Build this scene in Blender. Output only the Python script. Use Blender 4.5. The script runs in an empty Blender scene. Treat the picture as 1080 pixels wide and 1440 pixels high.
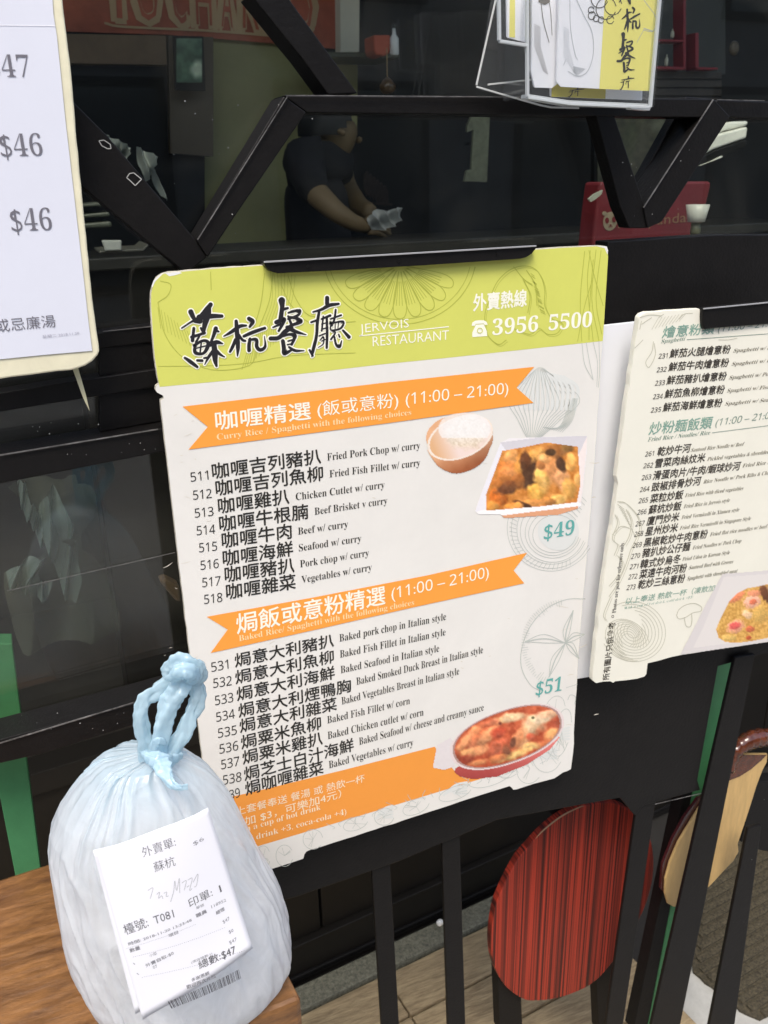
import bpy, bmesh, math, random
import numpy as np
from mathutils import Vector, Matrix
random.seed(4); rng = np.random.default_rng(4)
SC = bpy.context.scene; COL = SC.collection

# ------------------------------------------------------------------ camera
IMG_C = np.array([540.0, 720.0])
V1 = np.array([3785.0, 168.0]) - IMG_C; V2 = np.array([614.0, 3889.0]) - IMG_C
FOC = math.sqrt(-(V1 @ V2))
ax = np.array([*V1, FOC]); ax /= np.linalg.norm(ax)
az = -np.array([*V2, FOC]); az /= np.linalg.norm(az)
ay = np.cross(az, ax)
ROT = np.stack([ax, ay, az])
EYE = np.array([0.0, 0.0, 1.5])
cam = bpy.data.cameras.new('camera'); co = bpy.data.objects.new('camera', cam); COL.objects.link(co)
cam.sensor_fit = 'VERTICAL'; cam.sensor_height = 36; cam.lens = FOC / 1440 * 36
cam.clip_start = 0.02; cam.clip_end = 400
r, u, b = ROT @ [1, 0, 0], ROT @ [0, -1, 0], -(ROT @ [0, 0, 1])
co.matrix_world = Matrix(((r[0], u[0], b[0], 0), (r[1], u[1], b[1], 0), (r[2], u[2], b[2], 1.5), (0, 0, 0, 1)))
SC.camera = co
cam.dof.use_dof = True; cam.dof.focus_distance = .68; cam.dof.aperture_fstop = 20
# ------------------------------------------------------------------ light
W = bpy.data.worlds.new('World'); SC.world = W; W.use_nodes = True
nt = W.node_tree; sky = nt.nodes.new('ShaderNodeTexSky'); sky.sky_type = 'NISHITA'; sky.sun_disc = False
SUN_EL, SUN_AZ = math.radians(58), math.radians(205)   # azimuth measured clockwise from +Y
sky.sun_elevation = SUN_EL; sky.sun_rotation = SUN_AZ
sky.air_density = 1.0; sky.dust_density = 3.0; sky.ozone_density = 1.0
nt.links.new(sky.outputs[0], nt.nodes['Background'].inputs[0]); nt.nodes['Background'].inputs[1].default_value = 0.15
sd = bpy.data.lights.new('sun', 'SUN'); sd.energy = 1.5; sd.angle = math.radians(24); sd.color = (1, .95, .86)
so = bpy.data.objects.new('sun', sd); COL.objects.link(so)
dv = Vector((math.sin(SUN_AZ) * math.cos(SUN_EL), math.cos(SUN_AZ) * math.cos(SUN_EL), math.sin(SUN_EL)))
so.rotation_euler = dv.to_track_quat('Z', 'Y').to_euler(); so.location = dv * 20
SC.view_settings.view_transform = 'Standard'; SC.view_settings.look = 'None'
SC.view_settings.exposure = 0.82; SC.view_settings.gamma = 1
SC.view_settings.use_curve_mapping = False

# ------------------------------------------------------------------ measuring helpers
FY = 0.6785 / 1.0            # distance of the shop front from the eye
def ray(px, py): return ROT @ np.array([px - IMG_C[0], py - IMG_C[1], FOC])
def on(px, py, pl):
    """point of the place seen at a pixel of the photograph, on plane pl = (point, normal)"""
    d = ray(px, py); return EYE + d * (((pl[0] - EYE) @ pl[1]) / (d @ pl[1]))
def PY(dy): return (np.array([0, FY + dy, 0.]), np.array([0, 1., 0]))
def PZ(z): return (np.array([0, 0, z]), np.array([0, 0, 1.]))
def lin(c):
    if isinstance(c, str): c = tuple(int(c[i:i + 2], 16) for i in (0, 2, 4))
    return tuple((v / 255 / 12.92) if v / 255 < .04045 else ((v / 255 + .055) / 1.055) ** 2.4 for v in c[:3])

# ------------------------------------------------------------------ materials
MATS = {}
def mat(name, col, rough=.5, metal=0, spec=.5, var=0, vscale=20, bump=0, bscale=200, stretch=(1, 1, 1), col2=None, coat=0, vcol=False, trans=0):
    if name in MATS: return MATS[name]
    m = bpy.data.materials.new(name); m.use_nodes = True; n = m.node_tree; bs = n.nodes['Principled BSDF']
    bs.inputs['Roughness'].default_value = rough; bs.inputs['Metallic'].default_value = metal
    bs.inputs['Specular IOR Level'].default_value = spec; bs.inputs['Coat Weight'].default_value = coat
    bs.inputs['Coat Roughness'].default_value = .1
    bs.inputs['Base Color'].default_value = (*col, 1)
    tc = n.nodes.new('ShaderNodeTexCoord'); mp = n.nodes.new('ShaderNodeMapping'); mp.inputs['Scale'].default_value = stretch
    n.links.new(tc.outputs['Object'], mp.inputs[0])
    if vcol:
        at = n.nodes.new('ShaderNodeAttribute'); at.attribute_name = 'Col'
        n.links.new(at.outputs['Color'], bs.inputs['Base Color'])
    elif var:
        nz = n.nodes.new('ShaderNodeTexNoise'); nz.inputs['Scale'].default_value = vscale; nz.inputs['Detail'].default_value = 12; nz.inputs['Roughness'].default_value = .74; nz.inputs['Distortion'].default_value = .25
        rp = n.nodes.new('ShaderNodeValToRGB'); c2 = col2 or tuple(v * (1 - var) for v in col)
        rp.color_ramp.elements[0].color = (*c2, 1); rp.color_ramp.elements[0].position = .35
        rp.color_ramp.elements[1].color = (*col, 1); rp.color_ramp.elements[1].position = .65
        n.links.new(mp.outputs[0], nz.inputs['Vector']); n.links.new(nz.outputs['Fac'], rp.inputs[0]); n.links.new(rp.outputs[0], bs.inputs['Base Color'])
    if bump:
        nb = n.nodes.new('ShaderNodeTexNoise'); nb.inputs['Scale'].default_value = bscale; nb.inputs['Detail'].default_value = 5
        bp = n.nodes.new('ShaderNodeBump'); bp.inputs['Strength'].default_value = bump; bp.inputs['Distance'].default_value = .002
        n.links.new(mp.outputs[0], nb.inputs['Vector']); n.links.new(nb.outputs['Fac'], bp.inputs['Height']); n.links.new(bp.outputs[0], bs.inputs['Normal'])
    if trans:
        tr = n.nodes.new('ShaderNodeBsdfTranslucent'); tr.inputs[0].default_value = (*col, 1)
        if vcol: n.links.new(at.outputs['Color'], tr.inputs[0])
        mx = n.nodes.new('ShaderNodeMixShader'); mx.inputs[0].default_value = trans
        out = n.nodes['Material Output']; n.links.new(bs.outputs[0], mx.inputs[1]); n.links.new(tr.outputs[0], mx.inputs[2]); n.links.new(mx.outputs[0], out.inputs[0])
    MATS[name] = m; return m
def clear(name, tint=(1, 1, 1), ior=1.45, rough=.0, haze=0, hcol=(.8, .85, .9)):
    if name in MATS: return MATS[name]
    m = bpy.data.materials.new(name); m.use_nodes = True; n = m.node_tree; n.nodes.remove(n.nodes['Principled BSDF'])
    t = n.nodes.new('ShaderNodeBsdfTransparent'); t.inputs[0].default_value = (*tint, 1)
    g = n.nodes.new('ShaderNodeBsdfGlossy'); g.inputs['Roughness'].default_value = rough; g.inputs[0].default_value = (1, 1, 1, 1)
    fr = n.nodes.new('ShaderNodeFresnel'); ge = n.nodes.new('ShaderNodeNewGeometry'); ma = n.nodes.new('ShaderNodeMath'); ma.operation = 'MULTIPLY_ADD'
    ma.inputs[1].default_value = 1 / ior - ior; ma.inputs[2].default_value = ior; n.links.new(ge.outputs['Backfacing'], ma.inputs[0]); n.links.new(ma.outputs[0], fr.inputs[0])
    mx = n.nodes.new('ShaderNodeMixShader'); n.links.new(fr.outputs[0], mx.inputs[0]); n.links.new(t.outputs[0], mx.inputs[1]); n.links.new(g.outputs[0], mx.inputs[2])
    last = mx
    if haze:
        d = n.nodes.new('ShaderNodeBsdfDiffuse'); d.inputs[0].default_value = (*hcol, 1)
        m2 = n.nodes.new('ShaderNodeMixShader'); m2.inputs[0].default_value = haze
        n.links.new(mx.outputs[0], m2.inputs[1]); n.links.new(d.outputs[0], m2.inputs[2]); last = m2
    n.links.new(last.outputs[0], n.nodes['Material Output'].inputs[0]); MATS[name] = m; return m

BLACK = mat('black painted steel', (.0095, .0086, .0082), .40, spec=.2, bump=.15, bscale=350, var=.25, vscale=60)
BLACKM = mat('matt black paint', (.0095, .0088, .0084), .6, spec=.2, bump=.2, bscale=200)
PRINT = mat('printed picture', (.5, .5, .5), .5, vcol=True)
def ink(c, rough=.5): return mat('ink ' + (c if isinstance(c, str) else '%02x%02x%02x' % c), lin(c), rough)

# ------------------------------------------------------------------ object helpers
def thing(name, label, cat, loc=(0, 0, 0), group=None, kind=None):
    o = bpy.data.objects.new(name, None); o.empty_display_size = .05; COL.objects.link(o); o.location = loc
    if label: o['label'] = label
    if cat: o['category'] = cat
    if group: o['group'] = group
    if kind: o['kind'] = kind
    return o
def wloc(o):
    v = Vector((0, 0, 0))
    while o is not None: v += o.location; o = o.parent
    return v
def tag(o, label=None, cat=None, group=None, kind=None):
    if label: o['label'] = label
    if cat: o['category'] = cat
    if group: o['group'] = group
    if kind: o['kind'] = kind
    return o
def mesh(name, V, F, m, parent=None, smooth=False, loc=None, bevel=0, cols=None, mats=None, fm=None):
    V = np.asarray(V, float)
    base = np.array(wloc(parent)) if parent else np.zeros(3)
    L = np.zeros(3)
    if loc is not None: L = np.array(loc, float) - base
    me = bpy.data.meshes.new(name); me.from_pydata((V - base - L).tolist(), [], F)
    for mm in (mats or [m]): me.materials.append(mm)
    if fm is not None: me.polygons.foreach_set('material_index', fm)
    if smooth: me.polygons.foreach_set('use_smooth', [True] * len(me.polygons))
    if cols is not None:
        a = me.color_attributes.new('Col', 'FLOAT_COLOR', 'POINT')
        a.data.foreach_set('color', np.concatenate([cols, np.ones((len(cols), 1))], 1).astype(np.float32).ravel())
    me.update()
    o = bpy.data.objects.new(name, me); COL.objects.link(o)
    o.location = L
    if parent: o.parent = parent
    if bevel:
        md = o.modifiers.new('bevel', 'BEVEL'); md.width = bevel; md.segments = 2; md.limit_method = 'ANGLE'; md.angle_limit = .6
    return o
def prism_geo(pts, d):
    """closed polygon (3D points) pushed along vector d"""
    n = len(pts); V = [tuple(p) for p in pts] + [tuple(np.asarray(p) + d) for p in pts]
    F = [list(range(n)), list(range(2 * n - 1, n - 1, -1))] + [[(i + 1) % n, i, i + n, (i + 1) % n + n] for i in range(n)]
    return V, F
def slab(name, pix, pl, thick, m, parent=None, bevel=0, smooth=False):
    pts = [on(x, y, pl) for x, y in pix]; nrm = pl[1] / np.linalg.norm(pl[1])
    V, F = prism_geo(pts, nrm * thick)
    o = mesh(name, V, F, m, parent, bevel=bevel)
    bm = bmesh.new(); bm.from_mesh(o.data); bmesh.ops.recalc_face_normals(bm, faces=bm.faces); bm.to_mesh(o.data); bm.free()
    return o
def box(name, lo, hi, m, parent=None, bevel=0):
    x0, y0, z0 = lo; x1, y1, z1 = hi
    V = [(x0, y0, z0), (x1, y0, z0), (x1, y1, z0), (x0, y1, z0), (x0, y0, z1), (x1, y0, z1), (x1, y1, z1), (x0, y1, z1)]
    F = [(0, 3, 2, 1), (4, 5, 6, 7), (0, 1, 5, 4), (1, 2, 6, 5), (2, 3, 7, 6), (3, 0, 4, 7)]
    return mesh(name, V, F, m, parent, bevel=bevel)
def bar_geo(A, B, w, d, up=(0, 1, 0)):
    A = np.array(A, float); B = np.array(B, float); t = B - A; t /= np.linalg.norm(t); up = np.array(up, float)
    s = np.cross(t, up); s /= np.linalg.norm(s); f = np.cross(s, t)
    V = [P + s * a * w / 2 + f * c * d / 2 for P in (A, B) for a, c in ((-1, -1), (1, -1), (1, 1), (-1, 1))]
    F = [(0, 1, 2, 3), (7, 6, 5, 4), (0, 4, 5, 1), (1, 5, 6, 2), (2, 6, 7, 3), (3, 7, 4, 0)]
    return V, F
def bar(name, A, B, w, d, m, parent=None, bevel=.0012): 
    V, F = bar_geo(A, B, w, d); return mesh(name, V, F, m, parent, bevel=bevel)
def catmull(P, n=8):
    P = np.asarray(P, float)
    if len(P) < 3: return np.array([P[0] + (P[1] - P[0]) * t for t in np.linspace(0, 1, n + 1)]) if len(P) == 2 else P
    Q = np.vstack([2 * P[0] - P[1], P, 2 * P[-1] - P[-2]]); out = []
    for i in range(1, len(Q) - 2):
        for k in range(n):
            t = k / n; a, b, c, d = Q[i - 1], Q[i], Q[i + 1], Q[i + 2]
            out.append(.5 * (2 * b + (c - a) * t + (2 * a - 5 * b + 4 * c - d) * t * t + (3 * b - a - 3 * c + d) * t ** 3))
    out.append(P[-1]); return np.array(out)
def tube_geo(P, R, seg=10, flat=1.0, up=(0, 1, 0), closed=False):
    P = np.asarray(P, float); n = len(P); R = np.broadcast_to(R, (n,)) if np.ndim(R) < 2 else R
    V = []; F = []; up = np.array(up, float)
    for i in range(n):
        t = P[min(i + 1, n - 1)] - P[max(i - 1, 0)]; t /= np.linalg.norm(t) + 1e-12
        s = np.cross(t, up); s /= np.linalg.norm(s) + 1e-12; f = np.cross(s, t)
        for k in range(seg):
            a = 2 * math.pi * k / seg; V.append(P[i] + s * math.cos(a) * R[i] + f * math.sin(a) * R[i] * flat)
    for i in range(n - 1):
        for k in range(seg): F.append((i * seg + k, i * seg + (k + 1) % seg, (i + 1) * seg + (k + 1) % seg, (i + 1) * seg + k))
    F.append(tuple(range(seg - 1, -1, -1))); F.append(tuple((n - 1) * seg + k for k in range(seg)))
    return V, F
def lathe_geo(prof, c, seg=24):
    V = []; F = []
    for r_, z in prof:
        for k in range(seg):
            a = 2 * math.pi * k / seg; V.append((c[0] + r_ * math.cos(a), c[1] + r_ * math.sin(a), c[2] + z))
    for i in range(len(prof) - 1):
        for k in range(seg): F.append((i * seg + k, i * seg + (k + 1) % seg, (i + 1) * seg + (k + 1) % seg, (i + 1) * seg + k))
    F.append(tuple(range(seg - 1, -1, -1))); F.append(tuple((len(prof) - 1) * seg + k for k in range(seg)))
    return V, F
class Geo:
    def __init__(s): s.V = []; s.F = []
    def add(s, V, F):
        b = len(s.V); s.V += [tuple(v) for v in V]; s.F += [tuple(i + b for i in f) for f in F]
    def build(s, name, m, parent=None, **k): return mesh(name, s.V, s.F, m, parent, **k)

# ------------------------------------------------------------------ print: lettering, strokes, pictures
def serif(s):
    o = ''
    for ch in s:
        if 'A' <= ch <= 'Z': o += chr(0x1D400 + ord(ch) - 65)
        elif 'a' <= ch <= 'z': o += chr(0x1D41A + ord(ch) - 97)
        elif '0' <= ch <= '9': o += chr(0x1D7CE + ord(ch) - 48)
        else: o += ch
    return o
def sansd(s): return ''.join(chr(0x1D7E2 + ord(c) - 48) if '0' <= c <= '9' else c for c in s)
TC = {}
def glyphs(s, off=0., shear=0.):
    k = (s, off, shear)
    if k in TC: return TC[k]
    c = bpy.data.curves.new('t', 'FONT'); c.body = s; c.size = 1; c.resolution_u = 2; c.offset = off; c.shear = shear
    o = bpy.data.objects.new('t', c); COL.objects.link(o)
    me = bpy.data.meshes.new_from_object(o.evaluated_get(bpy.context.evaluated_depsgraph_get()))
    V = np.zeros(len(me.vertices) * 3); me.vertices.foreach_get('co', V); V = V.reshape(-1, 3)[:, :2]
    F = [tuple(p.vertices) for p in me.polygons]
    bpy.data.objects.remove(o); bpy.data.curves.remove(c); bpy.data.meshes.remove(me)
    TC[k] = (V, F); return TC[k]
class Print:
    """flat print that lies on a plane of the scene"""
    def __init__(s, pl, lift=.0003, bend=None):
        s.pl = pl; s.n = pl[1] / np.linalg.norm(pl[1]); s.lift = lift; s.g = Geo(); s.bend = bend; s.k = 0
    def at(s, x, y):
        p = on(x, y, s.pl); 
        return p
    def put(s, P3, F, extra=0):
        P3 = [p - s.n * (s.lift + extra) for p in P3]
        if s.bend: P3 = [s.bend(p) for p in P3]
        s.g.add(P3, F)
    def text(s, t, a, b_, h, mode='cap', off=0., shear=0., sf=False, cap=None):
        """a, b_: photo pixels of the two ends of the base line, h: height in pixels"""
        fat = max(off, 0); V, F = glyphs(serif(t) if sf else t, min(off, 0), shear)
        if not len(V): return
        A = s.at(*a); B = s.at(*b_); e1 = B - A; Lw = np.linalg.norm(e1); e1 /= Lw
        e2 = np.cross(e1, s.n); e2 /= np.linalg.norm(e2)
        if (s.at(a[0], a[1] - h) - A) @ e2 < 0: e2 = -e2
        H = abs((s.at(a[0], a[1] - h) - A) @ e2); H2 = abs((s.at(b_[0], b_[1] - h) - B) @ e2); H = (H + H2) / 2
        x0, x1 = V[:, 0].min(), V[:, 0].max(); y0, y1 = V[:, 1].min(), V[:, 1].max()
        if mode == 'box': sy = H / (y1 - y0); yb = y0
        else: sy = H / (cap or (.70 if not sf else .68)); yb = 0
        sx = Lw / (x1 - x0)
        P3 = [A + e1 * ((v[0] - x0) * sx) + e2 * ((v[1] - yb) * sy) for v in V]
        for k, (i, j) in enumerate(((0, 0), (1, .4), (-1, -.4), (.4, -1), (-.4, 1)) if fat else ((0, 0),)):
            s.put([p + e1 * (i * fat * sy) + e2 * (j * fat * sy) for p in P3], F, k * .00001)
    def poly(s, pix, extra=0): s.put([s.at(*p) for p in pix], [tuple(range(len(pix)))], extra)
    def stroke(s, pix, w, n=8, extra=0):
        """brush or pen line through pixels, w: width(s) in photo pixels"""
        pix = np.asarray(pix, float); w = np.broadcast_to(np.asarray(w, float), (len(pix),))
        Q = catmull(np.column_stack([pix, w]), n) if len(pix) > 1 else None
        V = []; F = []
        for i in range(len(Q)):
            t = Q[min(i + 1, len(Q) - 1), :2] - Q[max(i - 1, 0), :2]; t /= np.linalg.norm(t) + 1e-9
            nn = np.array([-t[1], t[0]]) * max(Q[i, 2], .15) / 2
            V += [Q[i, :2] + nn, Q[i, :2] - nn]
        for i in range(len(Q) - 1): F.append((2 * i, 2 * i + 1, 2 * i + 3, 2 * i + 2))
        if w.max() > 1.6:
            for e, i in ((0, 0), (1, len(Q) - 1)):
                t = Q[0, :2] - Q[1, :2] if e == 0 else Q[-1, :2] - Q[-2, :2]; t /= np.linalg.norm(t) + 1e-9
                c = Q[i, :2]; rr = Q[i, 2] / 2; b0 = len(V); a0 = math.atan2(t[1], t[0]); V.append(c)
                for k in range(7): a = a0 - math.pi / 2 + math.pi * k / 6; V.append(c + np.array([math.cos(a), math.sin(a)]) * rr)
                F += [(b0, b0 + 1 + k, b0 + 2 + k) for k in range(6)]
        s.k += 1
        s.put([s.at(*p) for p in V], F, extra + (s.k % 12) * .00001)
    def build(s, name, m, parent):
        o = s.g.build(name, m, parent)
        if any(k in name for k in ('drawing', 'wash', 'small_print', 'corner', 'eyes')): o['kind'] = 'stuff'
        return o
def picture(name, pl, x0, y0, x1, y1, step, fn, parent, lift=.0004, bend=None):
    """flat printed picture: fn(x, y arrays of photo pixels) -> srgb (n,3) 0..255, mask"""
    xs = np.arange(x0, x1 + step / 2, step); ys = np.arange(y0, y1 + step / 2, step)
    X, Y = np.meshgrid(xs, ys); X = X.ravel(); Y = Y.ravel(); c, a = fn(X, Y); n = pl[1] / np.linalg.norm(pl[1])
    nx = len(xs); keep = (a > .5); F = []; used = {}
    A2 = keep.reshape(len(ys), nx)
    V = []; C = []
    c = np.clip(c, 0, 255) / 255; c = np.where(c < .04045, c / 12.92, ((c + .055) / 1.055) ** 2.4)
    def vid(k):
        if k not in used:
            used[k] = len(V); p = on(X[k], Y[k], pl) - n * lift; V.append(bend(p) if bend else p); C.append(c[k])
        return used[k]
    J, I = np.nonzero(A2[:-1, :-1] & A2[1:, :-1] & A2[:-1, 1:] & A2[1:, 1:])
    for j, i in zip(J, I):
        k = j * nx + i; F.append((vid(k), vid(k + 1), vid(k + nx + 1), vid(k + nx)))
    return mesh(name, V, F, PRINT, parent, cols=np.array(C))
def vnoise(X, Y, s, seed=0):
    r_ = np.random.default_rng(seed); G = r_.random((64, 64)); x = X / s; y = Y / s
    i = np.floor(x).astype(int); j = np.floor(y).astype(int); fx = x - i; fy = y - j; fx = fx * fx * (3 - 2 * fx); fy = fy * fy * (3 - 2 * fy)
    g = lambda a, b_: G[a % 64, b_ % 64]
    return (g(i, j) * (1 - fx) * (1 - fy) + g(i + 1, j) * fx * (1 - fy) + g(i, j + 1) * (1 - fx) * fy + g(i + 1, j + 1) * fx * fy)
def fbm(X, Y, s, seed=0): return (vnoise(X, Y, s, seed) + .5 * vnoise(X, Y, s / 2, seed + 1) + .25 * vnoise(X, Y, s / 4, seed + 2)) / 1.75
def inpoly(X, Y, P):
    P = np.asarray(P, float); ins = np.zeros(len(X), bool); n = len(P)
    for i in range(n):
        xa, ya = P[i]; xb, yb = P[(i + 1) % n]
        if ya == yb: continue
        c = ((ya > Y) != (yb > Y)) & (X < (xb - xa) * (Y - ya) / (yb - ya) + xa); ins ^= c
    return ins
def blob(C, X, Y, cx, cy, rx, ry, ang, col, soft=.25, shade=.35, seed=0, grain=.25):
    a = math.radians(ang); dx = X - cx; dy = Y - cy; u_ = (dx * math.cos(a) + dy * math.sin(a)) / rx; v_ = (-dx * math.sin(a) + dy * math.cos(a)) / ry
    d = np.sqrt(u_ * u_ + v_ * v_) + (fbm(X, Y, 9, seed) - .5) * .6
    m = np.clip((1 - d) / soft, 0, 1)[:, None]
    lit = 1 + shade * (-(dx / rx) * .4 - (dy / ry) * .6) * .6 + grain * (fbm(X, Y, 7, seed + 9) - .5)
    return C * (1 - m) + np.array(col)[None] * np.clip(lit, .3, 1.6)[:, None] * m

# brush strokes of the four big characters (x, y, width) in enlarged-photo units
SU = [[(150,235,60),(180,300,50),(210,350,30)],[(45,425,18),(160,350,25),(260,300,60),(340,205,60),(382,150,50)],[(360,180,55),(345,270,78),(310,400,55),(300,480,30)],
 [(250,300,70),(400,285,55),(512,285,40)],[(200,340,50),(255,340,70)],[(185,428,35),(178,500,35),(170,570,42)],[(160,530,38),(240,505,32),(312,480,32)],[(268,425,26),(300,490,28)],[(250,520,24),(210,590,28)],
 [(200,620,32),(290,572,32),(350,590,42),(340,660,45),(290,722,32),(205,712,42),(195,640,36)],[(272,600,18),(260,700,20)],[(215,660,17),(330,632,18)],[(80,772,28),(150,820,45),(225,878,32)],[(225,802,28),(282,805,34)],[(305,776,22),(350,768,28)],
 [(442,430,52),(420,500,40),(385,590,28)],[(475,465,22),(435,450,40)],[(380,625,38),(450,590,50),(520,605,18)],[(420,600,55),(430,720,68),(435,800,55),(450,868,28)],[(410,690,38),(360,760,34),(312,850,10)],[(440,680,38),(490,730,33),(545,762,13)]]
HANG = [[(680,345,40),(690,480,52),(700,640,48),(695,750,16)],[(535,520,14),(620,472,38),(720,405,42),(795,395,25)],[(672,560,38),(640,640,38),(608,700,30)],[(710,500,28),(750,560,33),(785,575,28)],[(830,315,48),(872,350,50),(838,410,28)],
 [(770,520,34),(880,472,42),(1015,425,34)],[(842,550,32),(830,620,42),(830,685,44)],[(830,562,26),(915,560,38),(920,640,42),(960,680,42),(1018,640,32),(1010,520,9)]]
CAN = [[(215,185,78),(220,260,52),(210,340,52),(200,420,55)],[(220,292,38),(285,275,28)],[(150,440,48),(240,402,45),(230,450,38),(180,540,28)],[(112,500,18),(200,462,32)],[(292,330,22),(350,312,32),(428,302,28),(400,360,32),(290,402,26)],
 [(300,382,32),(380,392,36),(440,430,42),(345,470,36),(280,500,32)],[(290,370,24),(330,470,34)],[(85,630,48),(180,620,48),(260,545,55),(330,505,45)],[(280,500,48),(380,550,42),(500,585,10)],[(232,602,26),(300,582,32),(368,592,42),(358,640,36),(330,700,30)],
 [(228,660,46),(240,740,48),(245,805,44),(320,770,28)],[(290,660,20),(340,646,20)],[(282,702,18),(330,692,18)],[(300,730,26),(370,770,33),(475,772,13)]]
TING = [[(745,155,48),(745,225,48)],[(580,320,18),(680,290,33),(770,242,42),(878,225,28)],[(650,322,32),(630,450,36),(620,600,36),(582,760,38),(566,842,14)],[(540,765,26),(575,828,28)],[(558,440,22),(640,412,28)],[(680,402,22),(780,362,32)],
 [(700,372,20),(682,540,22)],[(740,382,26),(745,560,32),(740,738,28)],[(680,462,14),(750,442,16)],[(680,522,14),(750,502,16)],[(652,600,17),(720,572,18)],[(662,650,14),(702,612,18),(700,690,15),(642,735,9)],[(682,660,14),(720,642,14)],
 [(845,295,24),(830,400,25),(800,480,22)],[(782,402,18),(908,357,23)],[(790,452,18),(930,432,26),(900,512,24),(790,530,18),(790,452,16)],[(840,442,12),(838,522,12)],[(880,442,12),(870,512,12)],[(802,542,17),(840,562,19),(790,640,22)],
 [(830,612,22),(850,700,28),(890,725,33),(915,655,12)],[(880,582,18),(890,612,22)],[(930,535,24),(1000,612,42)]]

#@@SETTING
# ================================================================== the setting
GROUND = mat('pavement concrete', (.27, .265, .25), .85, var=.35, vscale=3, bump=.5, bscale=60)
g = mesh('pavement', [(-60, -60, -.004), (60, -60, -.004), (60, FY - .06, -.004), (-60, FY - .06, -.004)], [(0, 1, 2, 3)], GROUND); tag(g, kind='structure')
DKFL = mat('dark floor tiles', (.03, .027, .024), .6, var=.4, vscale=6)
INFL = mat('pale concrete floor', (.46, .455, .42), .8, var=.3, vscale=14, bump=.4, bscale=80)
g = mesh('floor', [(-60, FY - .06, -.004), (60, FY - .06, -.004), (60, 40, -.004), (-60, 40, -.004)], [(0, 1, 2, 3)], DKFL); tag(g, kind='structure')
slab('concrete_floor', [(925, 1345), (1000, 1320), (1150, 1320), (1150, 1700), (850, 1700)], PZ(.002), -.004, INFL)['kind'] = 'structure'
# wooden deck: boards parallel to the front, turned a little
deck = thing('deck', None, None, (0, FY, 0), kind='structure')
PLANK = mat('weathered deck board', (.44, .335, .19), .8, var=.6, vscale=7, stretch=(2, 14, 8), bump=.9, bscale=20, col2=(.20, .145, .08))
a0, a1 = on(430, 1418, PZ(.02)), on(700, 1288, PZ(.02)); dirp = (a1 - a0)[:2] / np.linalg.norm((a1 - a0)[:2]); nrp = np.array([-dirp[1], dirp[0]])
wd = .105
for k in range(7):
    for sgn, (s0, s1) in enumerate(((-.75, .165), (.168, .62))):
        off0 = -.002 - (k + 1) * wd; off1 = off0 + wd - .006
        e = rng.uniform(-.002, .002, 4)
        c = [a0[:2] + dirp * s + nrp * o_ for s, o_ in ((s0, off0), (s1, off0), (s1, off1), (s0, off1))]
        V = [(*q, .0) for q in c] + [(*q, .018 + e[i]) for i, q in enumerate(c)]
        mesh('plank', V, [(0, 3, 2, 1), (4, 5, 6, 7), (0, 1, 5, 4), (1, 2, 6, 5), (2, 3, 7, 6), (3, 0, 4, 7)], PLANK, deck, bevel=.003)
STRIP = mat('speckled grey strip', (.24, .23, .165), .8, var=.7, vscale=160, bump=.8, bscale=200)
c = [a0[:2] + dirp * s + nrp * o_ for s, o_ in ((-.8, 0), (.62, 0), (.62, .05), (-.8, .05))]
mesh('threshold_strip', [(*q, .0) for q in c] + [(*q, .022) for q in c], [(0, 3, 2, 1), (4, 5, 6, 7), (0, 1, 5, 4), (1, 2, 6, 5), (2, 3, 7, 6), (3, 0, 4, 7)], STRIP, deck, bevel=.002)

# inner black partition behind the deck strip
part = thing('partition', 'low black panelled partition standing behind the deck strip', 'partition', (.2, FY + .6, 0))
DKP = mat('black lacquered panel', (.014, .012, .010), .35, spec=.3, var=.3, vscale=8)
def pq(s, o_, z): q = a0[:2] + dirp * s + nrp * o_; return (q[0], q[1], z)
def pbox(name, s0, s1, o0, o1, z0, z1, m, parent, bevel=.002):
    c = [(s0, o0), (s1, o0), (s1, o1), (s0, o1)]
    return mesh(name, [pq(*q, z0) for q in c] + [pq(*q, z1) for q in c], [(0, 3, 2, 1), (4, 5, 6, 7), (0, 1, 5, 4), (1, 2, 6, 5), (2, 3, 7, 6), (3, 0, 4, 7)], m, parent, bevel=bevel)
pbox('base_rail', -1.2, 1.6, .07, .12, 0, .10, DKP, part)
pbox('edge_trim', -1.2, 1.6, .062, .0695, .02, .032, BLACK, part)
for k in range(9): pbox('panel', -1.2 + k * .32, -1.2 + k * .32 + .315, .085, .11, .101, .62, DKP, part)
pbox('top_rail', -1.2, 1.6, .075, .125, .621, .66, DKP, part)

# room behind the glass
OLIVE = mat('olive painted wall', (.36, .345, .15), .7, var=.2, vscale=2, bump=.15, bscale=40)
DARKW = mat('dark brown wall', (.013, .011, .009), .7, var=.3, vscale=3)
RY = 3.2
room = thing('interior_wall', 'olive painted wall at the back of the room seen through the upper glass', 'wall', (0, RY, 0))
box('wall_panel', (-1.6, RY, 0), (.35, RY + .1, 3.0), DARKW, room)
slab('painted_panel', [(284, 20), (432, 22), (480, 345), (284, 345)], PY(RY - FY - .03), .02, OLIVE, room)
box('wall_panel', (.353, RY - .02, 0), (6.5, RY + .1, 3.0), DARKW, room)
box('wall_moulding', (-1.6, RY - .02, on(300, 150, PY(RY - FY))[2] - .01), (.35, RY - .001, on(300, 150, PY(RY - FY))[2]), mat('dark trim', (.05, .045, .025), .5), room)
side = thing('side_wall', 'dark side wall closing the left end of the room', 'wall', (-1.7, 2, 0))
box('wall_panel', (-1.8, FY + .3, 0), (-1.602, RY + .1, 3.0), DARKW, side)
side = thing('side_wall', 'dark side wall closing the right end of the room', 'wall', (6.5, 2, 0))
box('wall_panel', (6.501, FY + .3, 0), (6.7, RY + .1, 3.0), DARKW, side)

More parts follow.
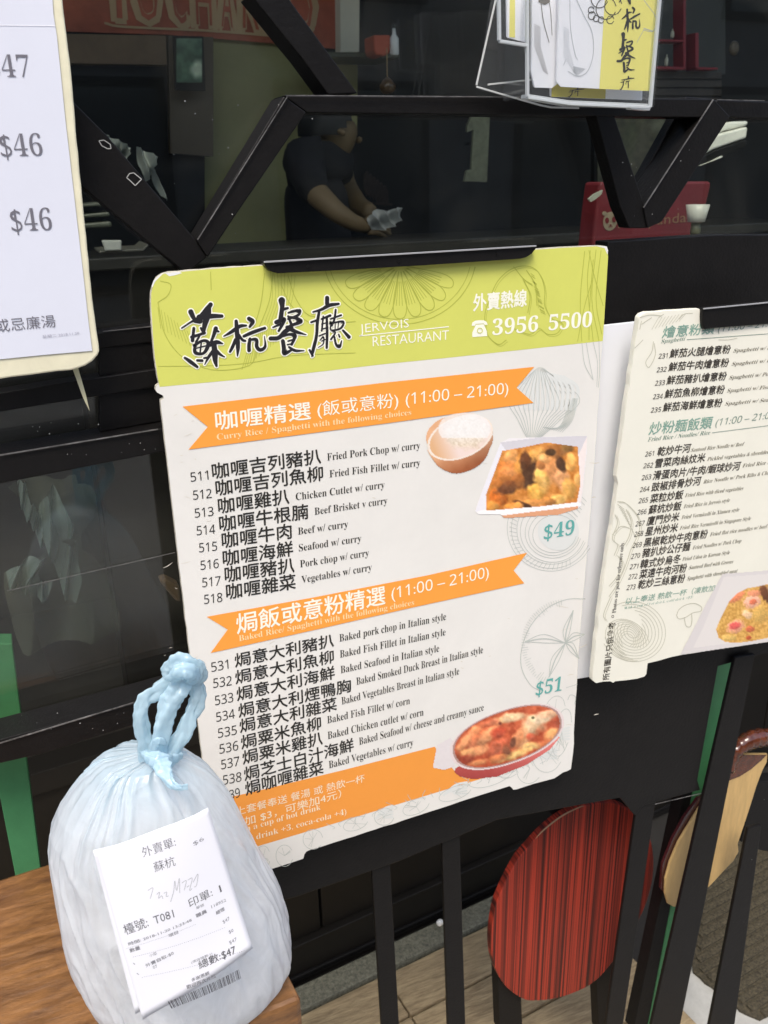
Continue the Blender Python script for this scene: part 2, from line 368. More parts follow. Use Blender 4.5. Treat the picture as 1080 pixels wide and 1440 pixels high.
ceil = box('shading_ceiling', (-1.8, FY + .35, 3.02), (6.6, RY - .35, 3.12), mat('ceiling board', (.3, .3, .28), .8)); tag(ceil, kind='structure')  # unseen slab added overhead to cut the sky light in the room
# street opposite, mirrored in the glass
STUC = mat('weathered render', (.22, .20, .18), .85, var=.35, vscale=2)
bl = thing('building', 'plain rendered building on the far side of the street', 'building', (0, -9, 0))
box('wall', (-14, -13, 0), (16, -9, 5.5), STUC, bl)
WG = mat('dark window glass', (.03, .035, .04), .1)
for i in range(9):
    for z0, z1 in ((.3, 2.5), (3.3, 4.7)):
        f_ = box('window', (-12.5 + i * 3.1, -8.998, z0), (-10.6 + i * 3.1, -8.95, z1), BLACKM, bl)
        box('pane', (-12.4 + i * 3.1, -8.949, z0 + .1), (-10.7 + i * 3.1, -8.94, z1 - .1), WG, f_)

#@@FRONT
# ================================================================== the shop front: steel grille and glass
grille = thing('steel_grille', 'black painted steel grille of horizontal, slanting and upright bars across the shop front', 'grille', (.3, FY, 0))
def trace(name, pix, dy=0., th=.03, m=BLACK, parent=grille, bevel=.0009): return slab(name, pix, PY(dy), th, m, parent, bevel)
# zigzag in the upper part
trace('bar', [(399, 134), (1002, 139), (995, 165), (432, 158)])                       # long horizontal, left
trace('bar', [(1009, 140), (1130, 145), (1130, 168), (1030, 165), (990, 164)], .002)
trace('bar', [(399, 135), (431, 158), (330, 305), (292, 362), (276, 337)], -.001, .032)
trace('bar', [(100, 146), (100, 250), (262, 385), (291, 362), (276, 338), (150, 190), (103, 143)], .001, .03)
trace('bar', [(352, -8), (402, -8), (503, 131), (462, 133), (425, 82)], .001, .03)
trace('bar', [(1004, 139), (1027, 164), (931, 312), (911, 321), (905, 292)], -.001, .032)
trace('bar', [(838, 162), (864, 162), (906, 288), (910, 321), (885, 321), (872, 290)], .001, .016)
trace('bar', [(965, 136), (1003, 139), (935, 243), (907, 287), (895, 262)], .030, .012)
# left hand horizontals
trace('bar', [(-80, 654), (240, 600), (247, 632), (-80, 696)], -.002, .034)
trace('bar', [(-80, 566), (130, 532), (224, 518), (227, 543), (-80, 592)], .012, .02)
trace('bar', [(-80, 1062), (-80, 1092), (60, 1060), (300, 985), (300, 958), (190, 989)], -.002, .034)
trace('bar', [(120, 470), (222, 457), (226, 480), (120, 492)], .014, .018)
# band behind the menus, uprights
trace('bar', [(228, 600), (860, 500), (860, 560), (230, 640)], .004, .02)
trace('sheet_panel', [(290, 1000), (1130, 868), (1130, 906), (1080, 918), (1010, 937), (981, 1097), (985, 1111), (905, 1133), (893, 1147), (872, 1122), (700, 1153), (560, 1212), (415, 1262), (300, 1290)], .004, .004)
trace('post', [(521, 1190), (547, 1184), (562, 1450), (537, 1450)], .009, .005)
trace('post', [(621, 1160), (646, 1152), (655, 1450), (630, 1450)], .009, .005)
trace('post', [(899, 1110), (926, 1102), (875, 1450), (851, 1450)], .009, .005)
trace('post', [(1034, 925), (1062, 920), (955, 1450), (914, 1450)], -.003, .005)
trace('post', [(1052, 1165), (1071, 1160), (1032, 1450), (996, 1450)], .001, .005)
trace('post', [(855, 340), (1010, 330), (1130, 330), (1130, 455), (850, 470)], .005, .02)
trace('post', [(140, 480), (230, 470), (240, 590), (140, 608)], .016, .012)
pts = [on(x, y, PY(.0)) for x, y in ((-80, 700), (240, 1180), (240, 640))]
GLASS = clear('window glass', (.93, .95, .92), 1.5, haze=.012, hcol=(.5, .48, .4))
_n = GLASS.node_tree; _m = [q for q in _n.nodes if q.type == 'MIX_SHADER'][-1]; _z = _n.nodes.new('ShaderNodeTexNoise'); _z.inputs['Scale'].default_value = 5; _z.inputs['Detail'].default_value = 9; _z.inputs['Distortion'].default_value = 1.5
_c = _n.nodes.new('ShaderNodeTexCoord'); _r = _n.nodes.new('ShaderNodeMapRange'); _r.inputs['From Min'].default_value = .45; _r.inputs['From Max'].default_value = .8; _r.inputs['To Max'].default_value = .035
_n.links.new(_c.outputs['Object'], _z.inputs['Vector']); _n.links.new(_z.outputs['Fac'], _r.inputs['Value']); _n.links.new(_r.outputs[0], _m.inputs[0])
zb = on(120, 1030, PY(0))[2]
glass = box('glass_pane', (-1.2, FY + .034, zb), (2.6, FY + .040, 3.0), GLASS, grille)
# small sticker remains on the slanting bar
for P_ in ([(139, 198), (146, 197), (155, 203), (156, 209), (151, 209), (143, 205)], [(182, 244), (188, 243), (199, 252), (190, 261), (183, 254), (178, 250)]):
    s = Print(PY(.0005), .0004); P2 = P_ + [P_[0]]
    for i in range(len(P2) - 1): s.stroke([P2[i], P2[i + 1]], 1.3, 2)
    tag(s.build('sticker_outline', mat('sticker white', (.38, .38, .36), .5), grille))
# paint chips and dust catching the light
dust = Geo()
for k in range(55):
    x, y = random.choice([(random.uniform(0, 230), random.uniform(590, 640)), (random.uniform(20, 190), random.uniform(1000, 1035)), (random.uniform(240, 440), random.uniform(130, 330)), (random.uniform(1030, 1075), random.uniform(1100, 1300)), (random.uniform(870, 1000), random.uniform(180, 320))])
    p = on(x, y, PY(-.0035)); r_ = random.uniform(.0002, .0006)
    dust.add([p + [r_, 0, 0], p + [0, 0, r_], p - [r_, 0, 0], p - [0, 0, r_], p - [0, r_, 0]], [(0, 1, 4), (1, 2, 4), (2, 3, 4), (3, 0, 4)])
tag(dust.build('paint_chips', mat('chip grey', (.4, .4, .38), .6), grille), kind='stuff')
# glints along the worn bar edges, painted as thin pale strips
WORN_GLINT = mat('worn edge glint', (.26, .25, .24), .4, metal=.3, var=.8, vscale=90)
def edge(a, b_, w=.0007, dy=-.003): 
    bar('worn_edge_glint', on(*a, PY(dy)), on(*b_, PY(dy)), w, .0007, WORN_GLINT, grille, bevel=0)
edge((401, 134), (760, 136.5), .0006); edge((404, 136), (278, 337), .0006); edge((1003, 140), (905, 292), .0010); edge((0, 640), (222, 603.5), .0009, -.004)
edge((0, 1045), (188, 988), .0010, -.004); edge((145, 466), (214, 459), .0005, .013); edge((1008, 140), (1075, 141.5), .0005)
edge((10, 831), (246, 777), .0004, .032); edge((921, 1131), (993, 1114), .0005, .002)

# green posts standing between the bars
GREEN = mat('green painted post', (.055, .22, .085), .5, var=.15, vscale=30, bump=.2, bscale=150)
gp = thing('green_post', 'green painted upright strip behind the bars at the lower right, below the small menu', 'post', tuple(on(960, 1400, PY(.07)) * [1, 1, 0]))
slab('post_face', [(1011.8, 920), (1044, 915), (936, 1450), (910, 1450)], PY(.07), .02, GREEN, gp, .001)
slab('dark_side', [(1003, 921), (1011.3, 920), (909.5, 1450), (890, 1450)], PY(.071), .02, BLACKM, gp, .001)
gp = thing('green_post', 'green painted upright strip behind the bars at the left, beside the plastic bag', 'post', tuple(on(20, 1200, PY(.06)) * [1, 1, 0]))
slab('post_face', [(-40, 905), (17, 905), (62, 1260), (30, 1275), (-12, 1060)], PY(.06), .02, GREEN, gp, .001)

#@@BOARD
# ================================================================== the big menu board
BP = PY(-.022)
PAPER = mat('cream laminated card', (.80, .775, .715), .36, var=.07, vscale=7, bump=.06, bscale=30)
LIME = mat('lime green print', lin('D3D567'), .42, var=.06, vscale=12, bump=.06, bscale=30)
ORANGE = mat('orange print', lin('F6A040'), .42, var=.04, vscale=12)
ORANGE2 = mat('orange footer print', lin('F09A3E'), .42, var=.04, vscale=12)
FOAM = mat('worn foam core', (.62, .58, .47), .9, var=.4, vscale=120, bump=1, bscale=300)
board = thing('menu_board', 'large worn menu board with lime green header, orange ribbons and dish photos', 'menu board', tuple(on(540, 760, BP)))
OUT = [(214,404),(212,412),(211.5,430),(214,470),(216.7,500),(221,530),(223.5,540),(219,543),(218,548),(221,552),(229,556),(230,560),(225,563),(227,580),(231.5,620),(236,655),(242,710),(248.4,768),(257,838),(264.5,902),(268.5,934),(285,1075),(303,1222),(307,1240),
 (330,1236),(360,1229),(392,1219.5),(426.5,1208),(428,1202),(431,1198),(437,1195.5),(500,1176),(580,1150),(660,1123.6),(676,1118.5),(700,1111),(717,1106),(720,1108),(722,1111),(727,1110),(750,1103),(780,1095),(787,1090),(792,1087),(798,1085),(803,1082),(806,1060),
 (812,955),(813.5,926),(819,860),(830,730),(840,600),(848,478.5),(853,403),(855.5,362),(855,350),(852,346),(845,345),(790,347.5),(740,351),(600,360),(440,368),(370,372.5),(300,377),(250,381.5),(238,382),(228,384.5),(220,390)]
def jag(pix, a=.5, n=3, seed=1):
    q = np.random.default_rng(seed); out = []
    for i in range(len(pix)):
        A = np.array(pix[i], float); B = np.array(pix[(i + 1) % len(pix)], float); k = max(1, int(np.linalg.norm(B - A) / 14))
        for t in range(k): out.append(A + (B - A) * t / k + q.normal(0, a, 2) * (1 if t else .4))
    return out
OJ = jag(OUT, .35)
slab('foam_core', OJ, (BP[0] + [0, .0006, 0], BP[1]), .0052, FOAM, board, .0006)
s = Print(BP, 0); s.poly([np.array(p) + (np.array([535, 770]) - p) * .0016 for p in OJ]); s.build('printed_face', PAPER, board)
LIMEP = [(214.5,404),(212.6,412),(212.4,430),(215,470),(217.4,500),(221.6,530),(224.5,544),(300,537),(420,526),(540,512),(640,502),(760,489),(847.6,479.5),(852.5,403),(855,362),(854.2,350),(851,347),(845,346),(790,348.5),(740,352),(600,361),(440,369),(370,373.4),(300,378),(250,382.5),(238,383),(229,385.5),(221,391)]
s = Print(BP, .0001); s.poly(LIMEP); s.build('header_band', LIME, board)
# rubbed white patches of the corners
s = Print(BP, .0002)
for P_ in ([(232,384),(252,382),(256,384),(246,387),(238,388.5)], [(213,402),(216,394),(223,387),(230,384),(226,388),(218,396),(214.5,404)], [(838,346),(853,346.5),(855,352),(854,358),(850,349)]): s.poly(P_)
s.build('rubbed_corner', mat('bare white card', (.8, .79, .76), .8), board)
s = Print(BP, .00045)
s.poly([(256.5,571.5),(360,559.5),(540,538),(660,525.3),(751,515.7),(726,545),(750,566.5),(716,571),(540,595.6),(400,614),(265,632),(292,600)]); s.build('ribbon_banner', ORANGE, board)
s = Print(BP, .00045)
s.poly([(290.5,867),(440,840),(600,809),(741,777),(722,802),(737,820),(580,854),(440,886),(296,918),(320,885)]); s.build('ribbon_banner', ORANGE, board)
s = Print(BP, .0001)
s.poly([(289.5,1128),(350,1115),(480,1083.5),(611,1050),(640,1085),(690,1091),(600,1118.5),(480,1155),(362,1190),(300.5,1207)]); s.build('footer_band', ORANGE2, board)

# faint scuffs and stains of handling
s = Print(BP, .00015); R2 = random.Random(9)
for k in range(46):
    x, y = R2.choice([(R2.uniform(228, 275), R2.uniform(580, 930)), (R2.uniform(240, 800), R2.uniform(640, 1080)), (R2.uniform(780, 835), R2.uniform(500, 1040))]); l = R2.uniform(2, 16); a = R2.uniform(-.6, .3)
    s.stroke([(x, y), (x + l * .5, y + l * a * .5 + R2.uniform(-1, 1)), (x + l, y + l * a)], [.3, R2.uniform(.5, 1.3), .3], 3)
s.build('scuff_drawing', mat('scuff grey', lin('D9D2C2'), .7), board)
# drawn vegetables
def ell(s, cx, cy, rx, ry, ang, t0=0, t1=360, w=.7, n=14):
    a = math.radians(ang); T = np.radians(np.linspace(t0, t1, n))
    s.stroke([(cx + rx * math.cos(t) * math.cos(a) - ry * math.sin(t) * math.sin(a), cy + rx * math.cos(t) * math.sin(a) + ry * math.sin(t) * math.cos(a)) for t in T], w, 4)
s = Print(BP, .00025); R_ = random.Random(3)
# onion bulb under the first ribbon
for k in range(15):
    f = k / 14; xt = 722 + 86 * f; s.stroke([(748 + 22 * f, 524 - 8 * math.sin(f * 3)), (xt + (f - .5) * 14, 560 + 6 * math.sin(f * 3.1)), (728 + 60 * f, 590), (741 + 18 * f, 616)], .8, 6)
for k in range(10): s.stroke([(790 - k * 3, 608 - k * .8), (805 - k * 2, 590 + k), (812 - k, 560)], .6, 5)
# cut cabbage around the price
for k, (a_, b_) in enumerate(((62, 58), (57, 53), (50, 46), (46, 42), (40, 35), (36, 30), (31, 25))): ell(s, 775 + k * .8, 742 + k * 1.4, a_, b_ * 1.05, -12, 40 - k * 3, 335 + k, .7, 18)
for k in range(40):
    t = math.radians(60 + k * 6.4); s.stroke([(776 + 50 * math.cos(t), 745 + 47 * math.sin(t)), (775 + 59 * math.cos(t + .05), 745 + 56 * math.sin(t + .05))], .6, 2)
# tomato slice
s.stroke([(823, 842), (796, 843), (768, 856), (746, 880), (734, 910), (733, 938), (745, 962), (760, 972)], 1.0, 6)
for k in range(44):
    t = math.radians(118 + k * 3.4); r0 = 50 + R_.random() * 9; r1 = r0 + 8 + 12 * R_.random(); cx, cy = 795, 906
    s.stroke([(cx + r0 * math.cos(t) * .98, cy + r0 * math.sin(t)), (cx + min(r1, 62) * math.cos(t), cy + min(r1, 62) * 1.03 * math.sin(t))], .5, 2)
for tip, c1, c2 in (((806, 858), (792, 885), (801, 888)), ((738, 902), (765, 892), (768, 904)), ((772, 952), (776, 925), (786, 928)), ((814, 926), (806, 905), (801, 915)), ((822, 892), (806, 890), (808, 900))):
    s.stroke([tip, c1, (795, 904)], .9, 6); s.stroke([tip, c2, (795, 904)], .9, 6); s.stroke([tip, ((c1[0] + c2[0]) / 2, (c1[1] + c2[1]) / 2), (795, 904)], 1.6, 6)
s.stroke([(796, 967), (812, 962)], .7, 3)
# leaves along the foot
for k in range(26):
    x = 470 + k * 12.6 + R_.uniform(-4, 4); y0 = 1168 - (x - 470) * .315; h = R_.uniform(8, 34) if x > 640 else R_.uniform(6, 18)
    s.stroke([(x, y0 - 3), (x + R_.uniform(-8, 10), y0 - h * .5), (x + R_.uniform(-14, 18), y0 - h)], .6, 5)
for cx, cy, rx, ry, an in ((440,1180,14,14,20),(370,1205,10,16,0),(400,1203,12,15,0),(500,1158,18,9,-20),(540,1148,14,12,-10),(585,1134,20,10,-25),(640,1115,24,9,-20),(690,1090,34,14,-20),(720,1072,16,26,40),(770,1058,22,28,10),(745,1080,18,22,20),(790,1030,12,34,12),(780,1000,14,22,15)):
    ell(s, cx, cy, rx, ry, an, 20, 330, .7, 12)
    for j in range(6): t = R_.uniform(0, 6.28); s.stroke([(cx, cy), (cx + rx * .8 * math.cos(t), cy + ry * .8 * math.sin(t))], .5, 2)
s.stroke([(798, 984), (802, 977), (809, 980), (808, 990)], .8, 5)
# spring onion stalks below the header at the right
for a_, b_, c_ in (((818, 482), (822, 512), (833, 533)), ((824, 481), (829, 510), (834, 534)), ((834, 481), (840, 510), (839, 544)), ((842, 480), (843, 520), (841, 545))): s.stroke([a_, b_, c_], .7, 5)
s.build('vegetable_drawing', mat('ink drawing grey', lin('BBC0B8'), .5), board)
s = Print(BP, .0002)
for k in range(12): s.stroke([(748 + k * 4, 522 + (k * .7)), (735 + k * 7.0, 545), (738 + k * 6.4, 575)], 4.6, 6)
s.poly([(785 + 29 * math.cos(a), 747 + 27 * math.sin(a)) for a in np.radians(np.arange(0, 360, 12))])
for cx, cy, rx in ((640, 1112, 16), (700, 1080, 22), (760, 1062, 22), (790, 1035, 10), (540, 1145, 12)):
    for j in range(5): s.stroke([(cx - rx + j * 3, cy + 6 - j * 2), (cx, cy - 8 + j * 3), (cx + rx, cy - 12 + j * 4)], 3, 4)
s.build('drawing_wash', mat('ink wash grey', lin('DBDCD6'), .5), board)
s = Print(BP, .0002)
ell(s, 562, 356, 108, 100, 0, 11, 170, 1.2, 20); ell(s, 562, 356, 101, 93, 0, 12, 169, .9, 20)
for k in range(9):
    t = math.radians(14 + k * 17); t2 = t + .27; o = (562, 372)
    s.stroke([(o[0] + 10 * math.cos(t), o[1] + 10 * math.sin(t)), (o[0] + 60 * math.cos(t - .02), o[1] + 55 * math.sin(t - .02)), (o[0] + 78 * math.cos(t + .06), o[1] + 74 * math.sin(t + .06)), (o[0] + 80 * math.cos(t2 - .06), o[1] + 74 * math.sin(t2 - .06)), (o[0] + 60 * math.cos(t2 + .02), o[1] + 55 * math.sin(t2 + .02)), (o[0] + 12 * math.cos(t2), o[1] + 10 * math.sin(t2))], 1.1, 5)
    for q in (.08, .15, .22): s.stroke([(o[0] + 28 * math.cos(t + q), o[1] + 24 * math.sin(t + q)), (o[0] + 62 * math.cos(t + q), o[1] + 58 * math.sin(t + q))], .8, 3)
for a_ in ([(222,425),(232,470),(258,503),(300,520),(350,514),(362,490)], [(225,395),(240,400),(236,415),(222,425)], [(395,400),(410,430),(440,455),(500,452)], [(296,382),(297,408)], [(372,384),(366,430),(350,480)], [(384,383),(378,425),(360,470)], [(405,388),(416,420),(436,444),(470,440)], [(420,380),(470,372),(500,378)]): s.stroke(a_, 1.0, 6)
for k in range(16): s.stroke([(222 + k * 4.5, 432 + k * 3.6), (226 + k * 5.2, 462 + k * 3)], .7, 3)
for k in range(14): s.stroke([(340 + k * 4, 520 - k * 3.2), (352 + k * 3, 478 - k * 2.5)], .7, 3)
for k in range(8): s.stroke([(380 + k * 5, 380 + k), (383 + k * 4, 420), (372 + k * 4, 455)], .6, 4)
for a_ in ([(690,415),(700,395),(716,380),(735,374),(752,378),(762,392),(766,410),(766,430),(776,448),(790,454),(784,468),(770,470),(758,462),(745,470),(722,462)], [(722,375),(736,392),(748,400)], [(690,418),(682,440),(684,468),(700,484),(712,478)], [(740,380),(752,400),(755,430)], [(735,392),(745,415),(742,440)]):
    s.stroke(a_, 1.1, 6); s.stroke([(x + 2, y + 2.5) for x, y in a_], .6, 6)
for k in range(26): t = R_.uniform(0, 1); s.stroke([(745 + 16 * t, 380 + 62 * t), (750 + 18 * t, 384 + 62 * t)], .8, 2)
for a_ in ([(822,353),(816,420),(818,480)], [(830,352),(826,400),(834,480)], [(838,351),(832,420),(842,479)], [(845,352),(838,420),(846,470)], [(828,352),(836,390),(848,430)], [(812,480),(822,430),(834,390)], [(834,365),(829,430),(828,478)]): s.stroke(a_, .9, 5)
s.stroke([(222, 515), (300, 514), (352, 510), (410, 500), (500, 496)], .7, 5)
s.build('vegetable_drawing', mat('ink drawing green', lin('B0B44A'), .45), board)

# restaurant name in brush script: white rim and black stroke
sw = Print(BP, .0004); sb = Print(BP, .0006)
for glyph, ox, oy in ((SU, 250, 410), (HANG, 250, 410), (CAN, 370, 400), (TING, 370, 400)):
    for st in glyph:
        px_ = [(ox + x / 8.308, oy + y / 8.308) for x, y, w_ in st]; w_ = [q[2] / 8.308 for q in st]
        sw.stroke(px_, [q + 3.6 for q in w_], 7); sb.stroke(px_, [q * 1.02 for q in w_], 7)
sw.build('script_rim', mat('ink warm white', lin('F6F4E4'), .5), board); sb.build('brush_script', ink('1E1C20'), board)

WHT = mat('ink white', lin('F4F2E0'), .5)
s = Print(BP, .0003)
s.text('JERVOIS', (506, 468.5), (575, 460), 12.5, off=-.004); s.text('RESTAURANT', (524, 487), (631, 477.5), 14, off=-.004)
s.poly([(505, 471.6), (631, 458.6), (631, 460.0), (505, 473)])
s.text('外賣熱線', (665.5, 438), (740, 430.5), 24, 'box', off=.022)
s.text('3956', (692, 471.4), (756, 465.8), 21.5, sf=True); s.text('5500', (771, 464.6), (831.5, 459.5), 21, sf=True)
# telephone sign
s.poly([(663, 458), (664, 453.5), (668, 451), (674, 450.2), (680, 450.4), (684, 452.6), (685.5, 456.5), (681.5, 457), (680, 454.8), (668.5, 455.6), (667.4, 458.4)])
s.poly([(669, 456.6), (680, 455.8), (684.5, 466), (684.8, 472.5), (664, 474), (663.8, 467.8)])
s.build('header_lettering', WHT, board)
s = Print(BP, .0007); ell(s, 674.4, 464.6, 3.6, 3.4, 0, 0, 360, 1.0, 14); s.build('telephone_dial', LIME, board)
s = Print(BP, .0006)
s.text('咖喱精選', (304, 605), (437, 589.5), 26, 'box', off=.012); s.text('(飯或意粉)', (446.5, 589.5), (560, 575.5), 25, 'box', off=0)
s.text(sansd('(11:00 – 21:00)'), (570, 574), (714, 558), 21, 'box')
s.build('banner_lettering', WHT, board)
s = Print(BP, .0006); s.text('Curry Rice / Spaghetti with the following choices', (305, 618.5), (578, 583), 8.2, sf=True, off=-.005); s.build('banner_lettering', mat('ink pale yellow', lin('F7D9A4'), .5), board)
s = Print(BP, .0006)
s.text('焗飯或意粉精選', (333.5, 891.5), (541.5, 849.5), 28, 'box', off=.012); s.text(sansd('(11:00 – 21:00)'), (550.5, 847), (687, 816), 20.5, 'box')
s.build('banner_lettering', WHT, board)
s = Print(BP, .0006); s.text('Baked Rice/ Spaghetti with the following choices', (336, 901.5), (582, 850), 8, sf=True, off=-.005); s.build('banner_lettering', mat('ink pale yellow', lin('F7D9A4'), .5), board)

INK = ink('26241F'); INK2 = ink('33312C')
def c3(x, y): return (240 + x / 3, 600 + y / 3)
def c5(x, y): return (270 + x / 2.919, 840 + y / 2.919)
ROWS = [
 (c3,'511',(85,232),(160,222),'咖喱吉列豬扒',(178,222),(634,155),'Fried Pork Chop w/ curry',(660,143),c3(1052,92)),
 (c3,'512',(95,308),(173,300),'咖喱吉列魚柳',(193,293),(643,227),'Fried Fish Fillet w/ curry',(670,214),c3(1052,165)),
 (c3,'513',(102,384),(181,375),'咖喱雞扒',(203,368),(500,325),'Chicken Cutlet w/ curry',(528,310),c3(902,258)),
 (c3,'514',(110,458),(188,450),'咖喱牛根腩',(208,443),(580,388),'Beef Brisket v curry',(607,372),c3(914,325)),
 (c3,'515',(120,530),(196,522),'咖喱牛肉',(218,513),(510,471),'Beef w/ curry',(537,456),c3(748,424)),
 (c3,'516',(126,604),(203,595),'咖喱海鮮',(222,588),(516,545),'Seafood w/ curry',(541,526),c3(804,484)),
 (c3,'517',(133,677),(210,668),'咖喱豬扒',(230,658),(522,614),'Pork chop w/ curry',(546,594),c3(836,545)),
 (c3,'518',(141,748),(218,738),'咖喱雜菜',(236,730),(527,684),'Vegetables w/ curry',(552,660),c3(848,606)),
 (c5,'531',(80,306),(150,292),'焗意大利豬扒',(178,288),(582,202),'Baked pork chop in Italian style',(605,182),c5(1042,92)),
 (c5,'532',(87,372),(163,360),'焗意大利魚柳',(180,357),(582,268),'Baked Fish Fillet in Italian style',(607,248),c5(1040,155)),
 (c5,'533',(95,443),(170,428),'焗意大利海鮮',(186,426),(586,334),'Baked Seafood in Italian style',(610,312),c5(1014,222)),
 (c5,'534',(100,511),(176,495),'焗意大利煙鴨胸',(193,494),(652,387),'Baked Smoked Duck Breast in Italian style',(675,360),(679,918)),
 (c5,'535',(107,577),(184,562),'焗意大利雜菜',(198,557),(594,462),'Baked Vegetables Breast in Italian style',(614,440),(645.5,948)),
 (c5,'536',(113,642),(190,626),'焗粟米魚柳',(204,624),(530,541),'Baked Fish Fillet w/ corn',(555,518),c5(894,437)),
 (c5,'537',(120,706),(194,690),'焗粟米雞扒',(210,687),(536,603),'Baked Chicken cutlet w/ corn',(557,582),c5(950,484)),
 (c5,'538',(127,770),(203,754),'焗芝士白汁海鮮',(217,754),(664,630),'Baked Seafood w/ cheese and creamy sauce',(686,606),(680,999)),
 (c5,'539',(133,836),(198,818),'焗咖喱雜菜',(222,814),(540,722),'Baked Vegetables w/ curry',(562,702),c5(908,608))]
for cf, no, n0, n1, zh, z0, z1, en, e0, e1 in ROWS:
    s = Print(BP, .0003); k = 3 if cf is c3 else 2.919
    s.text(sansd(no), cf(*n0), cf(*n1), 38 / k); s.text(zh, cf(*z0), cf(*z1), (66 if cf is c3 else 57) / k, 'box', off=.014)
    s.text(en, cf(*e0), e1, 30 / k, sf=True, off=-.006)
    s.build('menu_line', INK, board)
s = Print(BP, .0003); WH2 = mat('ink footer white', lin('F3E0BE'), .5)
s.text('以上套餐奉送 餐湯 或 熱飲一杯', (318, 1151), (512.5, 1099.5), 12, 'box', off=.004)
s.text('（凍飲加 $3，可樂加4元）', (303, 1174), (480, 1122), 13.5, 'box', off=.004)
s.text('With a cup of hot drink', (326, 1175), (451, 1138), 8, sf=True, off=-.006)
s.text('(cold drink +3, coca-cola +4)', (329, 1189), (487, 1144.5), 8, sf=True, off=-.006)
s.build('footer_lettering', WH2, board)
s = Print(BP, .0006); TEAL = mat('ink teal', lin('5FA8A0'), .5)
s.text('$49', (764, 758.5), (806.5, 751), 20, sf=True, off=-.004); s.build('price', TEAL, board)
s = Print(BP, .0006); s.text('$51', (752.5, 978), (789, 970.5), 19, sf=True, off=-.004); s.build('price', TEAL, board)

# photographs of food printed on the board
def food_rice(X, Y):
    C = np.zeros((len(X), 3)) + np.array([238, 234, 228.])
    # bowl body
    P = [(600,632),(604,640),(616,656),(634,665),(650,665),(670,657),(684,643),(691,622),(694,604)]
    P = catmull(np.array(P[:-1] + [P[-1]], float), 5); m = inpoly(X, Y, P) | (((X - 646) / 47.5) ** 2 + ((Y - 616) / 33) ** 2 < 1)
    a = math.radians(-22); dx = X - 647; dy = Y - 615; u_ = dx * math.cos(a) + dy * math.sin(a); v_ = -dx * math.sin(a) + dy * math.cos(a)
    body = np.array([230, 176, 132.]) - np.outer(np.clip((v_ - 10) / 34, 0, 1), [70, 85, 80]) + np.outer(np.clip((u_ + 12) / 60, 0, 1), [-25, -15, -5])
    C = body + (fbm(X, Y, 8, 4)[:, None] - .5) * 14
    d = np.sqrt((u_ / 48.5) ** 2 + (v_ / 29) ** 2)
    rim = d < 1.0; C[rim] = [240, 226, 210]
    ins = d < .93; inner = np.array([224, 176, 130.]) + np.outer(np.clip((u_ + 40) / 30, 0, 1), [14, 40, 75.])
    C[ins] = inner[ins]
    rd = np.sqrt(((X - 655) / 38) ** 2 + ((Y - 608) / 27) ** 2) + (fbm(X, Y, 6, 2) - .5) * .3
    rice = np.array([238, 230, 218.]) + (fbm(X, Y, 2.2, 7)[:, None] - .5) * np.array([50, 60, 74.]) - np.clip((Y - 608) / 30, 0, 1)[:, None] * [16, 34, 56]
    w_ = np.clip((1 - rd) / .3, 0, 1)[:, None]; mi = d < .93; C = np.where(mi[:, None], C * (1 - w_) + rice * w_, C)
    dome = (((X - 653) / 37) ** 2 + ((Y - 603) / 24) ** 2 < 1) & (Y < 616)
    C = np.where(dome[:, None], C * .25 + .75 * (np.array([240, 237, 232.]) + (fbm(X, Y, 3, 8)[:, None] - .5) * 16), C)
    return C, (m | rim | dome).astype(float)
picture('rice_bowl_photo', BP, 598, 579, 697, 668, 1.0, food_rice, board)
